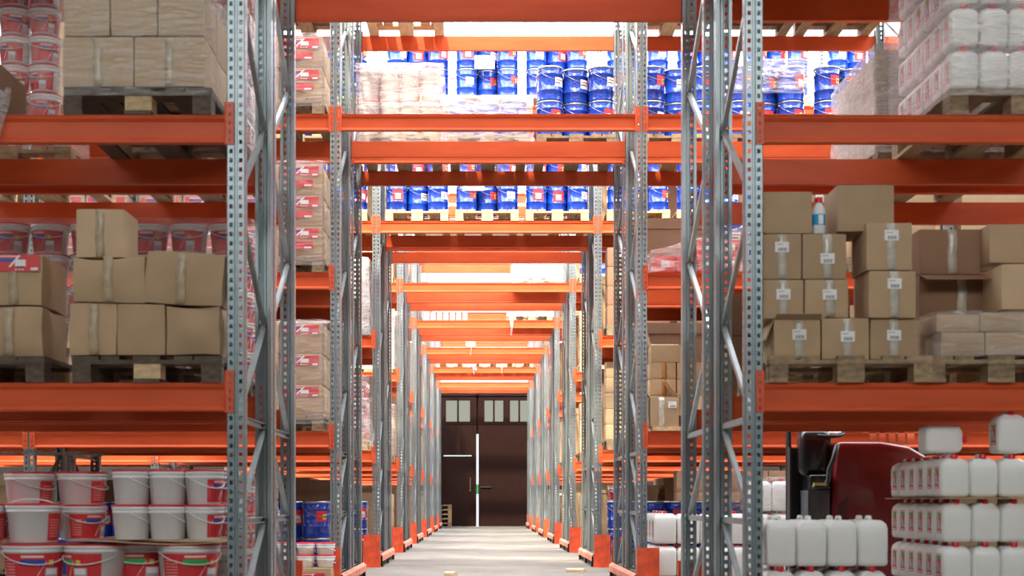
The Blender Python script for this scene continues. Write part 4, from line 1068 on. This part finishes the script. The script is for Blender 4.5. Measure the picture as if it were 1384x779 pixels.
for r, half in ((2, 1), (3, 1), (4, 1), (5, 1), (6, 1), (7, 1)):
    for sd in (-1, 1):
        for s in range(3):
            for lv in range(-1, 3):
                if r > 4 and (s != (2 if sd < 0 else 0)): continue
                inn = (['inner', 'middle', 'outer'][s if sd > 0 else 2 - s]) + (' left' if sd < 0 else ' right')
                bulk(slots(r, sd, 1)[s], yfront(r, 1), zl(lv), [.8, .9, 1.0][(r + s + lv) % 3], f"{inn} pallet, back of {RN[r]}, {LN[lv]}", ['card', 'carddark', 'cardlight'][(r * 2 + s + lv) % 3])
for r in (1, 2):
    for sd in (-2, 2):
        for s in range(3):
            for lv in range(-1, 2):
                bulk(slots(r, sd, 1)[s], yfront(r, 1), zl(lv), .95, f"{['outer', 'middle', 'inner'][s if sd < 0 else 2 - s]}, far {'left' if sd < 0 else 'right'}, {RN[r]}, {LN[lv]}", 'card')
for half in (0, 1):
    for sd in (-1, 1):
        for s in range(3):
            for lv in (2, 3):
                bulk(slots(0, sd, half)[s], yfront(0, half), zl(lv) - (.025 if lv == 2 else 0), 1.05, f"{['outer', 'middle', 'inner'][s if sd < 0 else 2 - s]} {'left' if sd < 0 else 'right'}, {['front', 'back'][half]} of nearest rack, {LN[lv]}", 'cardlight')
rag((X(493, Y3), Y3 - .06, Z(538, Y3)), .32, .62, 'whitish torn film hanging over the beam, left of passage, third rack', 'film2', 4)
Bx = PAIL[4]; BR6[1].put((slots(2, 1)[0] - .26, Y3 + .17, PTOP + 2 * .347 + .0), .1, 'red labelled bucket standing on blue pails, right of passage, third rack')

# ================================================================== FOURTH ROW AND BEYOND
for r in range(3, 8):
    Yr, Yb = yfront(r), yfront(r, 1); rn = RN[r]
    for sd in (-1, 1):
        for s_ in (0, 1):
            if r > 5 and s_ > 0: continue
            s = s_ if sd > 0 else 2 - s_; x = slots(r, sd)[s]; inn = ['inner', 'middle'][s_] + (' left' if sd < 0 else ' right')
            for lv in range(-1, 4 if r < 6 else 3):
                ph = f"{inn} pallet, {rn}, {LN[lv]}"
                if s_ > 0 and not (sd > 0 and r == 3 and lv >= 2): bulk(x, Yr, zl(lv), [.8, .95, .7][(r + lv) % 3], ph, ['card', 'cardlight'][(r + lv) % 2]); continue
                pallet(x, Yr, zl(lv), ph, light=lv > 0)
                z = zl(lv) + PTOP
                kind = (r * 3 + lv * 5 + (0 if sd < 0 else 2) + s_) % 5
                if sd > 0 and r == 3: kind = {-1: 5, 0: 5, 1: 5, 2: 1, 3: 2}[lv]
                if sd < 0 and r == 3: kind = {-1: 5, 0: 3, 1: 2, 2: 0, 3: 0}[lv]
                if sd < 0 and r == 4: kind = {-1: 3, 0: 2, 1: 2, 2: 0, 3: 0}[lv]
                if sd > 0 and r == 4: kind = {-1: 4, 0: 3, 1: 0, 2: 0, 3: 0}[lv]
                if kind == 0 or kind == 5:
                    cartons(x, Yr, z, 2, 3 if lv != 3 else 2, .40, .38, .27, ph, 'cardlight' if kind == 5 else 'card', 1)
                elif kind == 1: pails(x, Yr, z - PTOP, 2, ph, far=r > 4, rows=1)
                elif kind == 2:
                    cartons(x, Yr + .04, z, 2, 3, .38, .36, .27, ph, 'cardlight', 1, 'pale carton')
                    film(x - .41, x + .41, Yr, Yr + 1.1, z - .1, z + .87, f"white crinkled film round pale cartons, {ph}", 'film3', .02, r * 7 + lv, n=9)
                elif kind == 3:
                    for t in range(4):
                        for c in range(3): BR5[t % 3].put((x + (c - 1) * .25, Yr + .15, z + t * .187), 0, f"red labelled bucket, {tiers(4)[t]} tier, {COL3[c]}, {ph}", 'red buckets, ' + ph)
                    film(x - .39, x + .39, Yr, Yr + .5, z - .05, z + .79, f"clear film round red buckets, {ph}", 'film2', .012, r + lv, n=9)
                else:
                    cans(x, Yr, z, 4, 1, 3, .20, .24, .29, ph, CAN10)
# things resting on passage levels of far rows
Y4 = yfront(3); x = slots(3, 0)[2]
pallet(x - .05, Y4 + .5, zz[2], 'under the white filmed block, right above passage, fourth rack', light=True)
for t in range(2):
    for c in range(3): 
        m = carton(.255, .4, .17, (x - .05 + (c - 1) * .26, Y4 + .54, zz[2] + PTOP + t * .172), f"grey wrapped block, {tiers(2)[t]} layer, {COL3[c]}, right above passage, fourth rack", 'grey blocks in film', key='grey', bulge=.003)
film(x - .46, x + .40, Y4 + .5, Y4 + 1.1, zz[2] + .02, zz[2] + PTOP + .37, 'milky film over grey blocks, right above the passage, fourth rack', 'film2', .02, 61)
Y5 = yfront(4)
hexm = MB(); hexm.prism([(-.048, 0), (.048, 0), (.048, .14), (.0, .19), (-.048, .14)], 0, .3, 'y', 'grey')
HX = Proto('grey_brick', 'block', hexm.mesh('grey_brick'))
for c in range(7): HX.put((X(577 + c * 8.6, Y5 + .1), Y5 + .05, zz[2]), 0, f"pointed grey block, {['first','second','third','fourth','fifth','sixth','seventh'][c]} from left, above passage, fifth rack", 'pointed grey blocks above the passage')
x = X(722, Y5) - .05; pallet(x, Y5, zz[2], 'under flat filmed load, right above passage, fifth rack', light=True)
cartons(x, Y5, zz[2] + PTOP, 2, 1, .4, .4, .09, 'right above passage, fifth rack', 'cardlight', 1, 'flat pale carton')
film(x - .47, x + .43, Y5 - .01, Y5 + .9, zz[2] + .07, zz[2] + PTOP + .11, 'pale film over flat load, right above passage, fifth rack', 'film3', .015, 62)
rag((X(691, Y5), Y5 - .02, zz[2] + .06), .07, .36, 'thin film shred dangling from beam above passage, fifth rack', 'film3', 7, .02)
Y6 = yfront(5)
rag((X(637, Y6), Y6 - .03, zz[2] + .12), .06, .30, 'small film strip hanging over beam above passage, sixth rack', 'film3', 8, .02)
carton(.22, .3, .28, (X(636, Y6), Y6 + .02, zz[2]), 'small carton standing alone above passage, sixth rack', key='cardlight')
Y7 = yfront(6)
for s in range(3): pallet(slots(6, 0)[s], Y7, zz[2], ['left', 'centre', 'right'][s] + ' one of three above passage, seventh rack', light=True)
for s, w_ in ((0, .9), (1, 1.3), (2, 1.1)): rag((X((643, 640, 678)[s], Y7), Y7 - .03, zz[2] + .10), .07, .24 * w_, ['left', 'middle', 'right'][s] + ' film shred hanging over beam above passage, seventh rack', 'film3', 11 + s, .02)

# ================================================================== THE HALL
YW = 50.4
m = MB(); m.box(-19, 19, -7, YW, -.1, 0, 'floor'); struct('floor', m)
dx0, dx1, dz = X(588, YW), X(724, YW), Z(534, YW)
m = MB()
wz0, wz1 = 5.55, 6.9
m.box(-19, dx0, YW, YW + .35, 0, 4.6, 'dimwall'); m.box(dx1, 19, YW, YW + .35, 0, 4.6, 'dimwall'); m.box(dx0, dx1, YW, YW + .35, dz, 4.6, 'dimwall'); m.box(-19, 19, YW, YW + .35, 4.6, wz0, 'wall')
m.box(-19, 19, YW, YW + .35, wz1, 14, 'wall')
wins = [(-17 + i * 4.3, -17 + i * 4.3 + 3.9) for i in range(8)]
px = -19
for (a, b) in wins + [(19, 19)]:
    m.box(px, a, YW, YW + .35, wz0, wz1, 'wall'); px = b
struct('wall_back', m)
for i, (a, b) in enumerate(wins):
    w = link(f'window_{i + 1}', None, None, ((a + b) / 2, YW, wz0)); w['kind'] = 'structure'
    ww = (b - a) / 2; hh = wz1 - wz0
    p = MB(); p.box(-ww, ww, .16, .17, 0, hh, 'paneb'); link('window_pane', p.mesh('window_pane'), w)
    f = MB(); n = 15
    for q in range(n + 1):
        t = .035 if q % 5 == 0 else .012; x = -ww + 2 * ww * q / n; f.box(x - t / 2, x + t / 2, .12, .16, 0, hh, 'galv')
    f.box(-ww, ww, .12, .16, 0, .05, 'galv'); f.box(-ww, ww, .12, .16, hh - .05, hh, 'galv'); f.box(-ww, ww, .12, .16, hh / 2 - .02, hh / 2 + .02, 'galv')
    link('window_frame', f.mesh('window_frame'), w)
for nm, x0, x1 in (('wall_left', -19.3, -19), ('wall_right', 19, 19.3)):
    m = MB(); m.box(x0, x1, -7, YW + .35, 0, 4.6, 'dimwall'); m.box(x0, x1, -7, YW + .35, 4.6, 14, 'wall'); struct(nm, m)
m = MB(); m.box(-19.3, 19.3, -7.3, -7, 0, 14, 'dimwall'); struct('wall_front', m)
M['winf'] = emis('added_front_glazing', (1, .98, .94), WINF)  # unseen glazing behind the camera, added to brighten the upper posts
for i, x0 in enumerate((-9.2, -3.1, 3.0)):
    w = link(f'window_{11 + i}', None, None, (x0, -6.98, 6.0)); w['kind'] = 'structure'
    p = MB(); p.box(0, 5.8, 0, .02, 0, 3.2, 'winf'); link('window_pane', p.mesh('window_pane'), w)
    f = MB()
    for q in range(7): f.box(q * 5.8 / 6 - .03, q * 5.8 / 6 + .03, .02, .07, 0, 3.2, 'galv')
    for q in range(3): f.box(0, 5.8, .02, .07, q * 1.6 - .03, q * 1.6 + .03, 'galv')
    link('window_frame', f.mesh('window_frame'), w)
# door leaves
seam = X(645.3, YW)
def leaf(name, x0, x1, groups, hand):
    root = link(name, None, None, (x0, YW - .02, 0)); root['kind'] = 'structure'
    W = x1 - x0; b = MB(); wz = (Z(571, YW), Z(541, YW))
    # boards with grooves around the glazed lights
    nb = int(W / .115); bw = W / nb
    for q in range(nb): b.box(q * bw + .004, (q + 1) * bw - .004, 0, .05, .02, wz[0] - .08, 'door')
    b.box(0, W, .015, .055, .001, wz[0] - .06, 'door')
    xs = [0]
    for (a, c_) in groups: xs += [a - x0, c_ - x0]
    xs.append(W)
    for q in range(0, len(xs), 2): b.box(xs[q], xs[q + 1], -.01, .06, wz[0] - .06, dz - .02, 'door')
    for (a, c_) in groups:
        b.box(a - x0, c_ - x0, -.01, .06, wz[0] - .06, wz[0], 'door'); b.box(a - x0, c_ - x0, -.01, .06, wz[1], dz - .02, 'door')
    link('door_boards', b.mesh('door_boards'), root)
    for (a, c_) in groups:
        mid = (a + c_) / 2 - x0
        for (u, v) in ((a - x0 + .02, mid - .03), (mid + .03, c_ - x0 - .02)):
            g = MB(); g.box(u, v, .02, .03, wz[0] + .02, wz[1] - .02, 'pane'); link('door_pane', g.mesh('door_pane'), root)
        f = MB(); f.box(mid - .03, mid + .03, -.015, .04, wz[0], wz[1], 'door')
        for (u, v) in ((a - x0, a - x0 + .02), (c_ - x0 - .02, c_ - x0)): f.box(u, v, -.015, .04, wz[0], wz[1], 'door')
        f.box(a - x0, c_ - x0, -.015, .04, wz[0], wz[0] + .02, 'door'); f.box(a - x0, c_ - x0, -.015, .04, wz[1] - .02, wz[1], 'door')
        link('pane_frame', f.mesh('pane_frame'), root)
    return root
L = leaf('door_1', dx0, seam - .03, [(X(602, YW), X(636, YW))], 1)
RR = leaf('door_2', seam + .03, dx1, [(X(654, YW), X(681, YW)), (X(688.5, YW), X(715, YW))], 1)
# wicket door in the left leaf: frame battens, bright slit above it, handle
a_, b_ = X(599.5, YW) - dx0, X(637.5, YW) - dx0; zt_ = Z(616.3, YW)
m = MB(); m.box(a_, b_, -.012, .0, zt_ - .02, zt_ + .015, 'daygap'); link('light_slit', m.mesh('light_slit'), L, label='thin bright daylight slit')
m = MB()
for xx in (a_ - .02, b_): m.box(xx, xx + .03, -.03, .0, .02, zt_ - .03, 'door')
m.box(a_, b_, -.03, 0, zt_ + .03, zt_ + .10, 'door'); link('wicket_frame', m.mesh('wicket_frame'), L)
m = MB(); m.box(b_ - .06, b_ - .03, -.05, .0, 1.15, 1.6, 'chrome'); link('door_handle', m.mesh('door_handle'), L, label='pale metal pull handle')
m = MB(); m.box(seam - .02, seam + .02, YW + .08, YW + .09, 0, Z(587, YW), 'daygap'); m.box(seam - .03, seam + .03, YW + .07, YW + .08, Z(668, YW), Z(655, YW), 'greengap')
m.box(seam - .04, seam + .04, YW + .1, YW + .12, Z(587, YW), dz, 'door'); struct('trim_1', m)
m = MB(); m.box(seam + .1, seam + .45, YW - .07, YW - .03, Z(659.3, YW), Z(658, YW), 'dark'); o = link('door_bolt', m.mesh('door_bolt'), None); o['kind'] = 'structure'
o.name = 'trim_2'
m = MB(); m.box(dx0 - .1, dx1 + .1, YW - .1, YW + .0, dz, dz + .12, 'door'); m.box(dx0 - .12, dx0, YW - .08, YW, 0, dz, 'door'); m.box(dx1, dx1 + .12, YW - .08, YW, 0, dz, 'door'); struct('trim_3', m)
for k_ in range(5): pallet(X(597, 49) - .10, 48.95, k_ * PTOP, f"{tiers(5)[k_]} one of the stack beside the dark door", adj='dark ')
for w_, x_, y_ in (('long', 1.2, 18.0), ('short', -.3, 17.2)):
    m = MB(); m.prism([(-.06, 0), (.05, 0), (.06, .02), (.0, .045), (-.055, .03)], 0, .22 if w_ == 'long' else .12, 'y', 'woodlight'); o = link('wood_scrap', m.mesh('wood_scrap'), None, (x_, y_, 0), (0, 0, 1.1)); tag(o, f"{w_} wood splinter on the floor of the passage", 'wood scrap')

# roof: rafters with translucent skylight sheets between them
ZR = 9.6
M['sky'] = emis('daylit_skylight_sheet', (.96, .98, 1.0), SKY * 1.6)
_nt = M['sky'].node_tree; _e = [n for n in _nt.nodes if n.type == 'EMISSION'][0]
_t = _nt.nodes.new('ShaderNodeBsdfTransparent'); _m = _nt.nodes.new('ShaderNodeMixShader'); _m.inputs[0].default_value = .3
_nt.links.new(_t.outputs[0], _m.inputs[1]); _nt.links.new(_e.outputs[0], _m.inputs[2]); _nt.links.new(_m.outputs[0], _nt.nodes['Material Output'].inputs[0])
M['skyf'] = emis('dull_skylight_sheet', (.96, .98, 1.0), SKYF)
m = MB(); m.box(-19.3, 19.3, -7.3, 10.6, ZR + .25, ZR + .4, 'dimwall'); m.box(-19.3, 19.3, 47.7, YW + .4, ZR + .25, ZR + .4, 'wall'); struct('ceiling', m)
k_ = 1
for (y0, y1, key) in ((5.0, 8.2, 'skyf'),):
    m = MB(); m.box(-16, 16, y0, y1, ZR + .2, ZR + .22, key); o = link('skylight', m.mesh('skylight'), None); o['kind'] = 'structure'; o.name = f'window_{20 + k_}'; k_ += 1
y = 10.7
while y < 42.6:
    m = MB(); m.box(-19, 19, y + .06, y + 5.24, ZR + .2, ZR + .22, 'sky'); o = link(f'window_{20 + k_}', m.mesh('skylight_sheet'), None); o['kind'] = 'structure'; k_ += 1
    y += 5.3
m = MB(); y = 10.65
while y < YW:
    m.box(-19, 19, y - .05, y + .05, ZR, ZR + .3, 'ceil'); y += 5.3
struct('trim_4', m)

# light and camera
wd = bpy.data.worlds.new('sky'); bpy.context.scene.world = wd; wd.use_nodes = True
wd.node_tree.nodes['Background'].inputs[0].default_value = (.8, .9, 1, 1); wd.node_tree.nodes['Background'].inputs[1].default_value = 3.0
sl = bpy.data.lights.new('sun', 'SUN'); sl.energy = SUN; sl.angle = math.radians(2.5); sl.color = (1, .86, .62)
so = bpy.data.objects.new('sun', sl); C.objects.link(so); so.rotation_euler = Vector((-.22, -1, 1.15)).to_track_quat('Z', 'Y').to_euler()
cam = bpy.data.cameras.new('camera'); co = bpy.data.objects.new('camera', cam); C.objects.link(co)
co.location = (0, 0, CZ); co.rotation_euler = (PI / 2, 0, 0)
cam.sensor_width = 36; cam.sensor_fit = 'HORIZONTAL'; cam.lens = 36 * F / 1384
cam.shift_x = (692 - VX) / 1384; cam.shift_y = (HY - 389.5) / 1384
cam.clip_start = .05; cam.clip_end = 200
cam.dof.use_dof = True; cam.dof.focus_distance = 20; cam.dof.aperture_fstop = 3.4
sc = bpy.context.scene; sc.camera = co
sc.view_settings.view_transform = 'Standard'; sc.view_settings.look = 'None'; sc.view_settings.gamma = 1; sc.view_settings.exposure = EXPO
sc.view_settings.use_curve_mapping = False
print('LABELS', len(BAD), BAD[:40])
from collections import Counter
cn = Counter(o['label'] for o in bpy.data.objects if o.parent is None and 'label' in o)
gp = {}
for o in bpy.data.objects:
    if o.parent is None and 'label' in o: gp.setdefault(o['label'], set()).add(o.get('group'))
print('THINGS', sum(cn.values()), 'OBJECTS', len(bpy.data.objects), 'DUP', [(l, c) for l, c in cn.items() if c > 1 and 'behind' not in l][:30])
